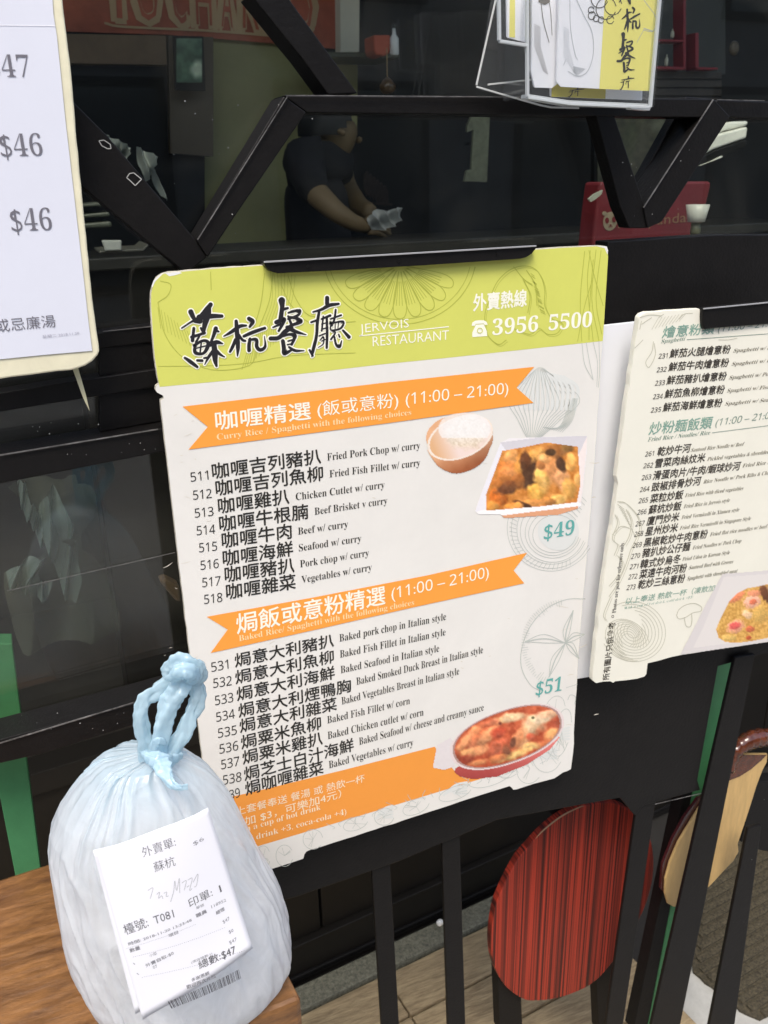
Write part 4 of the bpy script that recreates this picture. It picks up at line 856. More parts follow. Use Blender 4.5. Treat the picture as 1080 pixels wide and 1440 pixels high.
for i in range(N):
    s_ = i / (N - 1); z01 = s_ ** 1.15; z = zmax + (zmin - zmax) * z01
    xl, xr = np.interp(z, lz, lx), np.interp(z, rz, rx); a_ = (xr - xl) / 2; 
    hb_ = (z - zmin); 
    if hb_ < .022: a_ *= 1 - .16 * (1 - hb_ / .022) ** 2
    c = np.array([(xl + xr) / 2, BY, z])
    amp = .15 * np.exp(-z01 * 11) + .036 * np.exp(-z01 * 3.5) + .005
    for k in range(M):
        t = 2 * math.pi * k / M
        w_ = t + .26 * math.sin(3 * t + 2.2 * z01) + .16 * math.sin(5 * t + 1.3) + .45 * (z01 - .2) * math.sin(2 * t + 1)
        f = 0
        for kk, ph, am in pl_fold:
            v = math.sin(kk * w_ + ph + 1.5 * math.sin(z01 * 4 + ph)); f += am * (1 - abs(v)) * 2.0 / (kk ** .55) - am / (kk ** .55)
        ct, sn = math.cos(t), math.sin(t)
        # sharp long creases and broad dents of the film
        n1 = mn.noise(Vector((ct * 2.2, sn * 2.2, z * 14))); n2 = 1 - abs(mn.noise(Vector((ct * 4.2 + 3, sn * 4.2, z * 20 + ct * 3)))) * 2; n3 = 1 - abs(mn.noise(Vector((ct * 12, sn * 12 + 5, z * 22 + n1 + ct * 5)))) * 2
        body = min(1, z01 * 4) * min(1, hb_ / .03 + .15)
        fo = f * amp + body * (.085 * n1 + .034 * max(n2 - .45, 0) * 2 + .006 * max(n3 - .5, 0) * 2)
        sx = abs(ct) ** .9 * (1 if ct > 0 else -1)
        R1 = a_ * (1 + fo * (.25 + .75 * abs(sn) if a_ > .03 else 1))
        dp = .68
        p = c + np.array([R1 * sx, -(a_ * math.tanh(.075 / max(a_, .02)) if a_ > .03 else a_) * dp * 1.25 * (1 + fo * 1.2) * sn, 0])
        V.append(p)
        g_ = math.exp(-z01 * 8) * (.75 + .5 * max(min(f * .5, 1), -1)); g_ = min(max(g_, 0), 1); CC.append(np.array([.93, .945, .96]) * (1 - g_) + np.array([.42, .66, .78]) * g_)
for i in range(N - 1):
    for k in range(M): F.append((i * M + k, i * M + (k + 1) % M, (i + 1) * M + (k + 1) % M, (i + 1) * M + k))
F.append(tuple((N - 1) * M + k for k in range(M))); c0 = c
def film(name, clear_amt, col=None):
    m = bpy.data.materials.new(name); m.use_nodes = True; n = m.node_tree; bs = n.nodes['Principled BSDF']; out = n.nodes['Material Output']
    bs.inputs['Roughness'].default_value = .15; bs.inputs['Specular IOR Level'].default_value = .8
    tr = n.nodes.new('ShaderNodeBsdfTranslucent'); tp = n.nodes.new('ShaderNodeBsdfTransparent'); tp.inputs[0].default_value = (.97, .98, 1, 1)
    if col is None:
        at = n.nodes.new('ShaderNodeAttribute'); at.attribute_name = 'Col'; n.links.new(at.outputs['Color'], bs.inputs['Base Color']); n.links.new(at.outputs['Color'], tr.inputs[0])
    else: bs.inputs['Base Color'].default_value = (*col, 1); tr.inputs[0].default_value = (*col, 1)
    tc = n.nodes.new('ShaderNodeTexCoord'); mp = n.nodes.new('ShaderNodeMapping'); mp.inputs['Scale'].default_value = (1, 1, .55); n.links.new(tc.outputs['Object'], mp.inputs[0])
    nb = n.nodes.new('ShaderNodeTexNoise'); nb.inputs['Scale'].default_value = 42; nb.inputs['Detail'].default_value = 4; nb.inputs['Distortion'].default_value = 2.2; n.links.new(mp.outputs[0], nb.inputs['Vector'])
    vo = n.nodes.new('ShaderNodeTexVoronoi'); vo.feature = 'DISTANCE_TO_EDGE'; vo.inputs['Scale'].default_value = 34; n.links.new(mp.outputs[0], vo.inputs['Vector'])
    mr = n.nodes.new('ShaderNodeMapRange'); mr.inputs['From Max'].default_value = .16; n.links.new(vo.outputs['Distance'], mr.inputs['Value'])
    ad = n.nodes.new('ShaderNodeMath'); ad.operation = 'MULTIPLY_ADD'; ad.inputs[1].default_value = .35; n.links.new(mr.outputs[0], ad.inputs[0]); n.links.new(nb.outputs['Fac'], ad.inputs[2])
    bp = n.nodes.new('ShaderNodeBump'); bp.inputs['Strength'].default_value = .5; bp.inputs['Distance'].default_value = .0016; n.links.new(ad.outputs[0], bp.inputs['Height'])
    n.links.new(bp.outputs[0], bs.inputs['Normal']); n.links.new(bp.outputs[0], tr.inputs['Normal'])
    m1 = n.nodes.new('ShaderNodeMixShader'); m1.inputs[0].default_value = .5; n.links.new(bs.outputs[0], m1.inputs[1]); n.links.new(tr.outputs[0], m1.inputs[2])
    m2 = n.nodes.new('ShaderNodeMixShader'); n2_ = n.nodes.new('ShaderNodeMapRange'); n2_.inputs['From Min'].default_value = .3; n2_.inputs['From Max'].default_value = .7
    n2_.inputs['To Min'].default_value = clear_amt * .4; n2_.inputs['To Max'].default_value = clear_amt * 1.6; n.links.new(nb.outputs['Fac'], n2_.inputs['Value']); n.links.new(n2_.outputs[0], m2.inputs[0])
    n.links.new(m1.outputs[0], m2.inputs[1]); n.links.new(tp.outputs[0], m2.inputs[2]); n.links.new(m2.outputs[0], out.inputs[0]); return m
BAGM = film('thin white plastic film', .13)
BLUE = film('gathered blue plastic film', .08, (.64, .82, .90))
bag = thing('plastic_bag', 'knotted translucent pale blue plastic takeaway bag standing on the timber table', 'plastic bag', (float(c0[0]), BY, zt))
mesh('bag_body', V, F, BAGM, bag, smooth=True, cols=np.array(CC))
FOAMB = mat('white foam box', (.84, .84, .82), .6)
fb = thing('food_box', 'white foam food box dimly seen inside the plastic bag', 'food box', (float(c0[0]), BY, zt))
cx_, cy_ = float(c0[0]) + .004, BY + .004; rz_ = .12
def fbx(name, hx, hy, z0, z1, f0, f1):
    V = [];
    for f_, z_ in ((f0, z0), (f1, z1)):
        for a_, b_ in ((-1, -1), (1, -1), (1, 1), (-1, 1)):
            x_, y_ = a_ * hx * f_, b_ * hy * f_; V.append((cx_ + x_ * math.cos(rz_) - y_ * math.sin(rz_), cy_ + x_ * math.sin(rz_) + y_ * math.cos(rz_), z_))
    mesh(name, V, [(0, 3, 2, 1), (4, 5, 6, 7), (0, 1, 5, 4), (1, 2, 6, 5), (2, 3, 7, 6), (3, 0, 4, 7)], FOAMB, fb, bevel=.004)
fbx('box_base', .047, .030, zt + .006, zt + .046, .88, 1.0); fbx('box_lid', .048, .031, zt + .047, zt + .080, 1.0, .80)
def strap(name, pix, ys, w, m=BLUE, seed=0):
    P = []; 
    for (x, y), dy in zip(pix, ys): P.append(on(x, y, (np.array([0, BY + dy, 0.]), np.array([0, 1., 0]))))
    Q = catmull(np.column_stack([P, w]), 14); sc_ = .00044; q = np.random.default_rng(seed); n = len(Q); seg = 32; V = []; F = []
    ph = q.uniform(0, 6.28, 4)
    for i in range(n):
        t = Q[min(i + 1, n - 1), :3] - Q[max(i - 1, 0), :3]; t /= np.linalg.norm(t); s_ = np.cross(t, [0, 1, 0]); s_ /= np.linalg.norm(s_); f_ = np.cross(s_, t)
        for k in range(seg):
            a = 2 * math.pi * k / seg; rr = Q[i, 3] * sc_ / 2 * (1 + .20 * math.sin(3 * a + ph[0] + i * .12) + .18 * abs(math.sin(2.5 * a + ph[1] - i * .10)) + .16 * abs(math.sin(4 * a + ph[2] + i * .05)) - .16 + .05 * math.sin(i * .9 + a))
            p_ = Q[i, :3] + s_ * math.cos(a) * rr + f_ * math.sin(a) * rr * .5
            V.append(p_ + (f_ * math.sin(a) + s_ * math.cos(a)) * (.0016 * (1 - 2 * abs(mn.noise(Vector((p_[0] * 150 + seed * 3.1, p_[1] * 150, p_[2] * 45))))) - .0010))
    for i in range(n - 1):
        for k in range(seg): F.append((i * seg + k, i * seg + (k + 1) % seg, (i + 1) * seg + (k + 1) % seg, (i + 1) * seg + k))
    F += [tuple(range(seg)), tuple((n - 1) * seg + k for k in range(seg))]
    return mesh(name, V, F, m, bag, smooth=True)
strap('handle', [(208,1066),(201,1036),(197,1008),(204,986),(222,970),(246,956)], [-.008,-.009,-.01,-.009,-.007,-.004], [22,19,17,20,22,18], seed=1)
strap('handle', [(220,1064),(226,1038),(231,1012),(241,988),(253,968),(260,952)], [-.012,-.013,-.013,-.011,-.010,-.008], [22,22,22,26,26,20], seed=2)
strap('handle', [(238,1066),(253,1042),(266,1014),(275,988),(277,966),(268,948)], [-.010,-.010,-.008,-.006,-.006,-.006], [26,22,21,21,20,20], seed=4)
strap('knot', [(236,950),(240,938),(252,931),(266,933),(277,940),(279,954),(272,964)], [-.008,-.01,-.012,-.013,-.012,-.01,-.008], [14,20,22,22,22,18,10], seed=5)
strap('knot', [(238,955),(250,947),(262,946),(272,952),(266,962)], [-.014,-.018,-.020,-.016,-.012], [12,20,22,18,10], seed=6)
strap('knot', [(196,1058),(210,1066),(224,1072),(240,1070),(256,1062)], [-.012,-.02,-.024,-.02,-.012], [8,18,22,20,8], seed=7)
strap('knot_tail', [(226,1070),(232,1086),(240,1100),(252,1108),(264,1106)], [-.026,-.034,-.040,-.043,-.043], [20,18,12,13,9], seed=8)
strap('knot_tail', [(217,1052),(219,1044),(224,1042),(232,1046)], [-.02,-.022,-.022,-.02], [8,12,12,6], seed=11)

# receipt: a folded till slip hanging over the bag front
def plane3(a, b_, c):
    n = np.cross(b_ - a, c - a); n /= np.linalg.norm(n)
    if n[1] < 0: n = -n
    return (a, n)
def yp(px, py, y): return on(px, py, (np.array([0, y, 0.]), np.array([0, 1., 0])))
Ra = yp(133, 1195, .414); Rb = yp(296, 1132, .414); Rc = yp(200, 1437, .392)
RP = plane3(Ra, Rb, Rc); RO = Ra; RU = (Rb - Ra) / np.linalg.norm(Rb - Ra); RV = np.cross(RU, RP[1]); RV /= np.linalg.norm(RV)
if RV[2] > 0: RV = -RV
RLw, RLh = np.linalg.norm(Rb - Ra), np.linalg.norm(Rc - Ra)
def curl(p):
    u_ = (p - RO) @ RU / RLw; v_ = (p - RO) @ RV / RLh
    return p - RP[1] * (.004 * math.sin(math.pi * min(max(u_, 0), 1)) * (1 - .3 * v_) + .0015 * math.sin(4 * v_ + 2 * u_)) 
RPAP = mat('thermal till paper', (.84, .84, .88), .45, trans=.12)
rc = thing('receipt', 'white till receipt with a barcode hanging on the front of the plastic bag', 'receipt', tuple(Ra))
def sheet(name, quad, off, shift=(0, 0), n=24):
    V = []; F = []; Q = [np.array(q, float) for q in quad]
    for j in range(n + 1):
        for i in range(n + 1):
            u_, v_ = i / n, j / n; q = Q[0] * (1 - u_) * (1 - v_) + Q[1] * u_ * (1 - v_) + Q[2] * u_ * v_ + Q[3] * (1 - u_) * v_
            if j == 0: q = q + [0, 1.2 * math.sin(9 * u_) ]
            V.append(curl(on(q[0], q[1], RP)) + RP[1] * off)
    for j in range(n):
        for i in range(n): a = j * (n + 1) + i; F.append((a, a + 1, a + n + 2, a + n + 1))
    o = mesh(name, V, F, RPAP, rc, smooth=True); md = o.modifiers.new('thickness', 'SOLIDIFY'); md.thickness = .00015; md.offset = 0; return o
sheet('front_slip', [(133,1195),(292,1133),(356,1335),(201,1436)], 0)
sheet('rear_slip', [(131,1198),(288,1140),(350,1336),(191,1430)], .0016)
RB = mat('thermal print grey', (.09, .09, .10), .5); RL = mat('thermal print faint', (.42, .42, .44), .5)
def cr(x, y): return (50 + x / 2.842, 1130 + y / 2.842)
s = Print(RP, .0002, curl)
s.text('外賣單:', cr(428,198), cr(558,152), 15, 'box', off=-.008); s.text('蘇杭', cr(473,256), cr(556,228), 15, 'box', off=-.008)
s.text('印單:', cr(614,404), cr(708,364), 14, 'box', off=-.004); s.text('1', cr(738,352), cr(744,349.5), 11)
s.text('檯號:', cr(360,520), cr(452,478), 17, 'box', off=-.002); s.text('T081', cr(474,468), cr(552,438), 12.5, off=-.004)
s.text('總數:', cr(654,656), cr(742,620), 13, 'box', off=.004); s.text('$47', cr(746,618), cr(802,596), 11, off=.006)
s.build('receipt_lettering', RB, rc)['kind'] = 'stuff'
s = Print(RP, .0002, curl)
s.text('時間: 2018-11-20 13:33:48', cr(372,562), cr(622,458), 5.2, 'box', off=.012); s.text('單號', cr(640,412), cr(672,400), 4.5, 'box'); s.text('職員', cr(640,446), cr(684,428), 6, 'box', off=.02); s.text('118952', cr(702,412), cr(762,390), 4.6)
s.text('經理', cr(722,440), cr(756,425), 5.5, 'box', off=.02); s.text('數量', cr(378,590), cr(418,574), 6, 'box', off=.02); s.text('項目', cr(530,522), cr(568,506), 5, 'box', off=.01)
s.text('外賣自取-$0', cr(442,650), cr(552,592), 6, 'box', off=.015); s.text('小菜', cr(456,606), cr(484,594), 5, 'box'); s.text('07', cr(470,655), cr(486,648), 5)
s.text('1', cr(396,640), cr(398,638), 5); s.text('1', cr(411,682), cr(413,680), 5); s.text('$47', cr(750,478), cr(778,464), 5.4); s.text('$0', cr(774,520), cr(792,512), 5); s.text('$47', cr(776,562), cr(806,548), 5.4)
s.text('(項目總數:1)', cr(622,634), cr(706,600), 5, 'box'); s.text('多謝惠顧', cr(624,706), cr(694,676), 5.5, 'box', off=.015); s.text('歡迎再次光臨', cr(604,736), cr(720,690), 6, 'box', off=.015)
s.text('$6', cr(630,158), cr(672,138), 7, 'box', off=-.01)
def dash(A, B):
    A = np.array(A); B = np.array(B)
    for k in range(46): s.stroke([A + (B - A) * k / 46, A + (B - A) * (k + .5) / 46], .45, 1)
dash(cr(388,608), cr(760,492)); dash(cr(424,692), cr(840,588)); dash(cr(360,575), cr(640,470))
s.build('receipt_small_print', mat('thermal print mid', (.22, .22, .24), .5), rc)
s = Print(RP, .0002, curl)
for st in ([(445,330),(465,318),(460,345),(455,362)], [(480,345),(492,335),(488,360),(500,350),(505,362)], [(508,340),(520,335),(518,352),(528,350)], [(536,375),(548,330),(552,290),(560,330),(570,280),(572,340)], [(580,300),(598,292),(590,330)], [(604,290),(622,284),(612,330),(622,325)], [(626,300),(645,268),(640,312),(630,320)], [(600,318),(610,312)]):
    s.stroke([cr(*p) for p in st], .8, 5)
s.build('handwriting', RL, rc)
s = Print(RP, .0002, curl); q = random.Random(11); A0, A1, B0, B1 = [np.array(v) for v in (cr(528,790), cr(812,660), cr(543,818), cr(820,696))]
t = 0
while t < 1:
    w_ = q.choice((.007, .007, .012, .018)); 
    if t + w_ > 1: break
    s.poly([A0 + (A1 - A0) * t, A0 + (A1 - A0) * (t + w_), B0 + (B1 - B0) * (t + w_), B0 + (B1 - B0) * t]); t += w_ + q.choice((.006, .006, .011, .015))
s.build('barcode', RB, rc)

#@@INSIDE
# ================================================================== chairs and doormat seen between the bars
def stripes(name, dark, light, sc_, rough=.3):
    m = bpy.data.materials.new(name); m.use_nodes = True; n = m.node_tree; bs = n.nodes['Principled BSDF']; bs.inputs['Roughness'].default_value = rough; bs.inputs['Specular IOR Level'].default_value = .25
    tc = n.nodes.new('ShaderNodeTexCoord'); mp = n.nodes.new('ShaderNodeMapping'); mp.inputs['Scale'].default_value = (1, .01, .003); mp.inputs['Rotation'].default_value = (0, math.radians(3), 0)
    n.links.new(tc.outputs['Object'], mp.inputs[0]); fac = None
    for s_, lo, hi, seed in ((sc_, .40, .54, 0), (sc_ * 3.0, .34, .60, 5), (sc_ * .30, .40, .48, 9)):
        nz = n.nodes.new('ShaderNodeTexNoise'); nz.noise_dimensions = '4D'; nz.inputs['W'].default_value = seed; nz.inputs['Scale'].default_value = s_; nz.inputs['Detail'].default_value = 2
        n.links.new(mp.outputs[0], nz.inputs['Vector']); mr = n.nodes.new('ShaderNodeMapRange'); mr.inputs['From Min'].default_value = lo; mr.inputs['From Max'].default_value = hi
        n.links.new(nz.outputs['Fac'], mr.inputs['Value'])
        if fac is None: fac = mr.outputs[0]
        else:
            mu = n.nodes.new('ShaderNodeMath'); mu.operation = 'MULTIPLY'; a = n.nodes.new('ShaderNodeMath'); a.operation = 'MULTIPLY_ADD'; a.inputs[1].default_value = .6; a.inputs[2].default_value = .4
            n.links.new(mr.outputs[0], a.inputs[0]); n.links.new(fac, mu.inputs[0]); n.links.new(a.outputs[0], mu.inputs[1]); fac = mu.outputs[0]
    rp = n.nodes.new('ShaderNodeValToRGB'); rp.color_ramp.elements[0].color = (*dark, 1); rp.color_ramp.elements[1].color = (*light, 1)
    n.links.new(fac, rp.inputs[0]); n.links.new(rp.outputs[0], bs.inputs['Base Color']); return m
REDW = stripes('red zebrawood laminate', (.045, .012, .010), (.47, .050, .026), 330, .42)
CP = PY(.12)
def z8(x, y): return (660 + x / 2.571, 1080 + y / 2.571)
chair = thing('chair', 'chair with a round back of red and black striped wood, behind the bars', 'chair', tuple(on(800, 1300, CP) * [1, 1, 0]))
OV = [z8(*p) for p in ((84,560),(95,500),(118,440),(150,375),(180,325),(215,285),(250,245),(290,208),(340,172),(400,143),(450,130),(500,125),(548,134),(590,160),(620,190),(645,232),(660,275),(667,330),(664,395),(650,460),(628,520),(590,592),(552,660),(510,712),(470,758),(420,795),(350,824),(290,838),(230,842),(200,838),(160,815),(125,782),(98,735),(82,680),(78,620))]
pts_ = catmull(np.array(OV + [OV[0]]), 3)[:-1]
slab('backrest', pts_, CP, .012, REDW, chair, .0015)
EDGE = mat('pale plywood edge', (.36, .22, .12), .5)
eg = catmull(np.array([z8(205,300),(z8(250,243)),z8(290,206),z8(340,170),z8(400,141),z8(420,137)]), 5)
V, F = tube_geo([on(x, y, PY(.121)) for x, y in eg], [.0002 + .0009 * math.sin(math.pi * i / (len(eg) - 1)) for i in range(len(eg))], 6); mesh('ply_edge', V, F, EDGE, chair)
trace('leg', [(700, 1365), (733, 1400), (735, 1452), (703, 1452)], .135, .02, BLACKM, chair)
trace('leg', [(837, 1330), (873, 1330), (873, 1452), (842, 1452)], .135, .02, BLACKM, chair)
trace('back_frame', [(745, 1115), (900, 1100), (900, 1160), (780, 1150)], .136, .02, BLACKM, chair)
c2 = thing('chair', 'chair with glossy brown rim and tan plywood back at the right edge', 'chair', tuple(on(1000, 1300, PY(.05)) * [1, 1, 0]))
TAN = mat('tan plywood', (.62, .41, .165), .45, var=.22, vscale=14, stretch=(10, 10, 1.2), bump=.15, bscale=60)
T_ = [(939,1271),(935,1257),(935.5,1237),(942,1213),(954,1185),(969,1160),(984,1136),(1000,1116),(1012,1098),(1024,1076),(1033,1062),(1052,1060),(1080,1060),(1079,1072),(1073,1083),(1065,1104),(1053,1142),(1038,1187),(1039,1198),(1032,1211),(1024,1219),(998,1247),(965,1269),(948,1276)]
slab('backrest', T_, PY(.045), .004, TAN, c2, .0015)
RIM = mat('glossy reddish brown lacquer', (.13, .035, .014), .12, var=.7, vscale=60, coat=.6, bump=.9, bscale=60)
top = [(1024,1083),(1031,1062),(1040,1050),(1052,1042),(1066,1038),(1082,1037),(1098,1040),(1110,1050)]
Q = catmull(np.array(top, float), 5)
V, F = tube_geo([on(x, y, PY(.038)) for x, y in Q], [.0105 - .002 * math.cos(i / len(Q) * 6) + .0010 * math.sin(i * 1.9) for i in range(len(Q))], 18, .9); mesh('rim', V, F, RIM, c2, smooth=True)
slab('lacquered_side', [(1024, 1098), (1030, 1074), (1046, 1062), (1078, 1062), (1070, 1070), (1056, 1082), (1040, 1092)], PY(.0436), .0012, RIM, c2)
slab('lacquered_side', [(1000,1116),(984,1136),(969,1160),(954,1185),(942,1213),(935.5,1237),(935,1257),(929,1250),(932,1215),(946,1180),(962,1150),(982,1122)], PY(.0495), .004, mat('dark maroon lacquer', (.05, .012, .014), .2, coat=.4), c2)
trace('leg', [(1062, 1100), (1130, 1095), (1130, 1205), (1070, 1196), (1042, 1184)], .05, .02, BLACKM, c2)

# ribbed doormat
mat_t = thing('doormat', 'dark ribbed doormat with ragged edge on the pale floor at the lower right', 'doormat', tuple(on(1040, 1340, PZ(.01))))
MR = mat('coarse dark matting', (.10, .082, .048), .95, var=.75, vscale=220, bump=1, bscale=300, col2=(.012, .010, .006))
MO = [(975,1366),(985,1374),(991,1381),(1000,1386),(1006,1391),(1014,1400),(1030,1408),(1040,1420),(1050,1425),(1062,1430),(1069,1433),(1078,1428),(1110,1415),(1150,1300),(1150,1150),(1040,1175),(985,1212),(965,1300)]
slab('base', MO, PZ(.008), -.007, MR, mat_t)
def clip_line(P, Q, poly):
    P = np.array(P, float); d = np.array(Q, float) - P; ts = []
    for i in range(len(poly)):
        a = np.array(poly[i], float); b_ = np.array(poly[(i + 1) % len(poly)], float); e = b_ - a; den = d[0] * e[1] - d[1] * e[0]
        if abs(den) < 1e-9: continue
        t = ((a - P)[0] * e[1] - (a - P)[1] * e[0]) / den; u_ = ((a - P)[0] * d[1] - (a - P)[1] * d[0]) / den
        if 0 <= u_ <= 1: ts.append(t)
    ts.sort(); return [(P + d * ts[i], P + d * ts[i + 1]) for i in range(0, len(ts) - 1, 2)]
MO3 = [tuple(on(x, y, PZ(.0082))[:2]) for x, y in MO[:-1]]
ra, rb_ = on(960, 1330, PZ(.0082))[:2], on(1080, 1262, PZ(.0082))[:2]; rd_ = (rb_ - ra) / np.linalg.norm(rb_ - ra); rn_ = np.array([-rd_[1], rd_[0]])
for k in range(-14, 30):
    st_ = ra + rn_ * k * .021
    for A, B in clip_line(st_ - rd_ * 3, st_ + rd_ * 3, MO3):
        if np.linalg.norm(B - A) < .03: continue
        A = A + rd_ * .012; B = B - rd_ * .012
        V, F = bar_geo((*A, .0105), (*B, .0105), .014, .006, up=(0, 0, 1)); mesh('rib', V, F, MR, mat_t, bevel=.0015)

# ================================================================== things inside, seen through the upper glass
def inner(name, label, cat, pix, y, th, m, group=None, bevel=.002):
    pl = (np.array([0, y, 0.]), np.array([0, 1., 0])); P = [on(a, b_, pl) for a, b_ in pix]; c = np.mean(P, 0)
    t_ = thing(name, label, cat, (float(c[0]), y, float(min(p[2] for p in P))), group); return t_, pl
def ipl(y): return (np.array([0, y, 0.]), np.array([0, 1., 0]))
REDB = mat('faded red banner', (.62, .15, .07), .7, var=.5, vscale=4)
y = RY - .05
t_, pl = inner('sign_banner', 'faded red banner with pale outlined capital letters, at the top left behind the glass', 'banner', [(80, -80), (510, 60)], y, .01, None)
slab('banner_sheet', [(60, -70), (480, -70), (478, 69), (400, 62), (240, 49), (88, 44)], pl, .01, REDB, t_)
s = Print(pl, .004)
for t__, a_, b_, h in (('I', (160, 29), (176, 30), 80), ('U', (190, 32), (228, 34), 80), ('C', (238, 36), (266, 38), 80), ('H', (272, 38), (302, 40), 80), ('A', (306, 41), (332, 43), 80), ('R', (337, 43), (368, 46), 80), ('L', (372, 46), (396, 47), 80), ('O', (402, 48), (446, 50), 80)):
    V_, F_ = glyphs(t__, 0)
    s.text(t__, a_, b_, h, off=.04)
s.build('banner_lettering', mat('banner pale outline', (.56, .38, .20), .7), t_)
s = Print(pl, .006)
for t__, a_, b_, h in (('I', (164, 26), (172, 27), 74), ('U', (195, 28), (223, 30), 74), ('C', (243, 32), (262, 34), 74), ('H', (276, 35), (298, 37), 74), ('A', (311, 38), (327, 40), 74), ('R', (341, 40), (364, 43), 74), ('L', (376, 43), (392, 44), 74), ('O', (408, 45), (440, 47), 74)):
    s.text(t__, a_, b_, h, off=-.005)
s.build('banner_letter_fill', REDB, t_)
s = Print(pl, .005); s.stroke([(148, 33), (175, 38), (300, 44), (400, 52)], 3.5, 6); s.build('underline', mat('banner pale outline', (.56, .38, .20), .7), t_)
t_, pl = inner('wall_cabinet', 'brown panelled cupboard under the left end of the red banner', 'cupboard', [(90, 45), (236, 90)], y - .1, .1, None)
BRN = mat('brown cupboard front', (.20, .125, .06), .5, var=.3, vscale=8)
slab('door', [(60, 47), (233, 50), (235, 91), (60, 88)], ipl(y - .1), .08, BRN, t_); slab('door', [(237, 50), (300, 52), (300, 220), (240, 215)], ipl(y - .1), .08, mat('dark brown stile', (.09, .065, .035), .5), t_)
t_, pl = inner('doorway', 'black sheet painting a dark opening at the left behind the glass, below the brown cupboard', 'doorway', [(100, 92), (300, 340)], y - .06, .02, None)
slab('opening', [(60, 92), (288, 92), (288, 420), (60, 420)], ipl(y - .06), .02, mat('painted opening gloom', (.008, .008, .008), .8), t_)  # only a near-black slab: the darkness of the opening is put into its colour
t_, pl = inner('picture', 'small upright greenish picture with a pale patch on the back wall', 'picture', [(247, 53), (285, 115)], y - .14, .02, None)
def pic(X, Y):
    C = np.array([66, 96, 74.])[None] + (fbm(X, Y, 9, 5)[:, None] - .45) * np.array([70, 90, 70.]); C = blob(C, X, Y, 278, 97, 12, 16, 0, (210, 226, 196), .6, 0, 3, .3); return C + np.clip(75 - Y, 0, 30)[:, None] * 1.2, np.ones(len(X))
slab('frame', [(244, 50), (286, 51), (289, 128), (247, 126)], ipl(y - .16), .02, BLACKM, t_); picture('image', ipl(y - .164), 248, 54, 284, 116, 2.0, pic, t_, lift=.001)
t_, pl = inner('pilaster', 'narrow pale upright strip right of the red banner', 'pilaster', [(478, -60), (505, 73)], y - .12, .05, None)
slab('shaft', [(478, -70), (506, -70), (505, 73), (479, 73)], ipl(y - .12), .05, mat('pale strip', (.80, .74, .58), .6, var=.15, vscale=6), t_)
t_, pl = inner('shelf_board', 'dark shelf with a greenish edge below the pale upright strip', 'shelf', [(455, 70), (560, 80)], y - .3, .2, None)
slab('board', [(452, 73), (562, 75), (562, 81), (456, 80)], ipl(y - .3), .2, mat('greenish shelf edge', (.05, .055, .03), .5), t_)
t_, pl = inner('wall_panel', 'olive green panel under the dark shelf, left of the grille bar', 'panel', [(460, 82), (503, 130)], y - .1, .02, None)
slab('board', [(440, 83), (503, 84), (502, 190), (440, 190)], ipl(y - .1), .02, OLIVE, t_)
t_, pl = inner('box', 'small orange red box on the dark shelf', 'box', [(525, 48), (551, 78)], y - .4, .1, None)
slab('carton', [(525, 49), (550, 49), (549, 74), (541, 79), (529, 77), (526, 70)], ipl(y - .4), .08, mat('orange red card', (.50, .08, .03), .6, var=.2, vscale=20), t_, .006)
t_, pl = inner('bottle', 'narrow white bottle beside the orange red box on the dark shelf', 'bottle', [(550, 38), (558, 78)], y - .4, .03, None)
pb = on(554.5, 78, ipl(y - .4)); k = np.linalg.norm(on(554.5, 40, ipl(y - .4)) - pb)
V, F = lathe_geo([(.012, 0), (.014, .004), (.014, k * .62), (.006, k * .78), (.005, k)], pb, 14); mesh('body', V, F, mat('white plastic', (.75, .76, .74), .4), t_, smooth=True)
V, F = lathe_geo([(.007, k + .001), (.007, k + .012)], pb, 14); mesh('cap', V, F, mat('dark cap', (.04, .04, .04), .4), t_)
t_, pl = inner('lamp', 'small unlit glass lamp with a thin stem just above the top bar', 'lamp', [(540, 98), (552, 134)], 2.4, .03, None)
pb = on(545, 132, ipl(2.4)); V, F = lathe_geo([(.012, 0), (.02, .008), (.022, .02), (.012, .034), (.004, .04)], pb, 14); mesh('shade', V, F, mat('amber glass', (.08, .045, .02), .3), t_, smooth=True)
V, F = lathe_geo([(.0015, .041), (.0015, .11)], pb, 8); mesh('stem', V, F, mat('brass', (.3, .2, .1), .4, metal=.6), t_)
# sign with the figure 1
t_, pl = inner('number_sign', 'dull olive sign with a large figure 1, seen through the glass above the menu board', 'sign', [(655, 160), (690, 255)], 2.6, .02, None)
slab('figure_one', [(664, 161), (689, 163), (685, 256), (653, 255), (656, 240), (663, 238), (666, 182), (657, 186), (657, 178)], ipl(2.6), .012, mat('dull olive figure', (.26, .27, .17), .7, var=.5, vscale=18), t_, .001)
slab('mounting_batten', [(660, 200), (684, 200), (684, 204), (660, 204)], ipl(2.613), .03, BLACKM, t_)
t_, pl = inner('picture', 'dull framed poster with pale corners, left of the lower grille corner', 'poster', [(845, 160), (895, 260)], 2.4, .02, None)
def pic2(X, Y):
    C = np.array([70, 68, 48.])[None] + (fbm(X, Y, 7, 15)[:, None] - .45) * np.array([50, 50, 36.]); C = blob(C, X, Y, 925, 176, 14, 14, 30, (104, 104, 84), .4, 0, 2, .4); C = blob(C, X, Y, 848, 176, 12, 10, 30, (120, 112, 96), .4, 0, 2, .4); C = blob(C, X, Y, 884, 205, 12, 40, 8, (74, 76, 52), .4, 0, 2, .4); return C, np.ones(len(X))
picture('image', ipl(2.4), 840, 160, 940, 262, 2.5, pic2, t_, lift=.001); slab('frame', [(836, 156), (944, 156), (944, 266), (836, 266)], ipl(2.402), .02, BLACKM, t_)
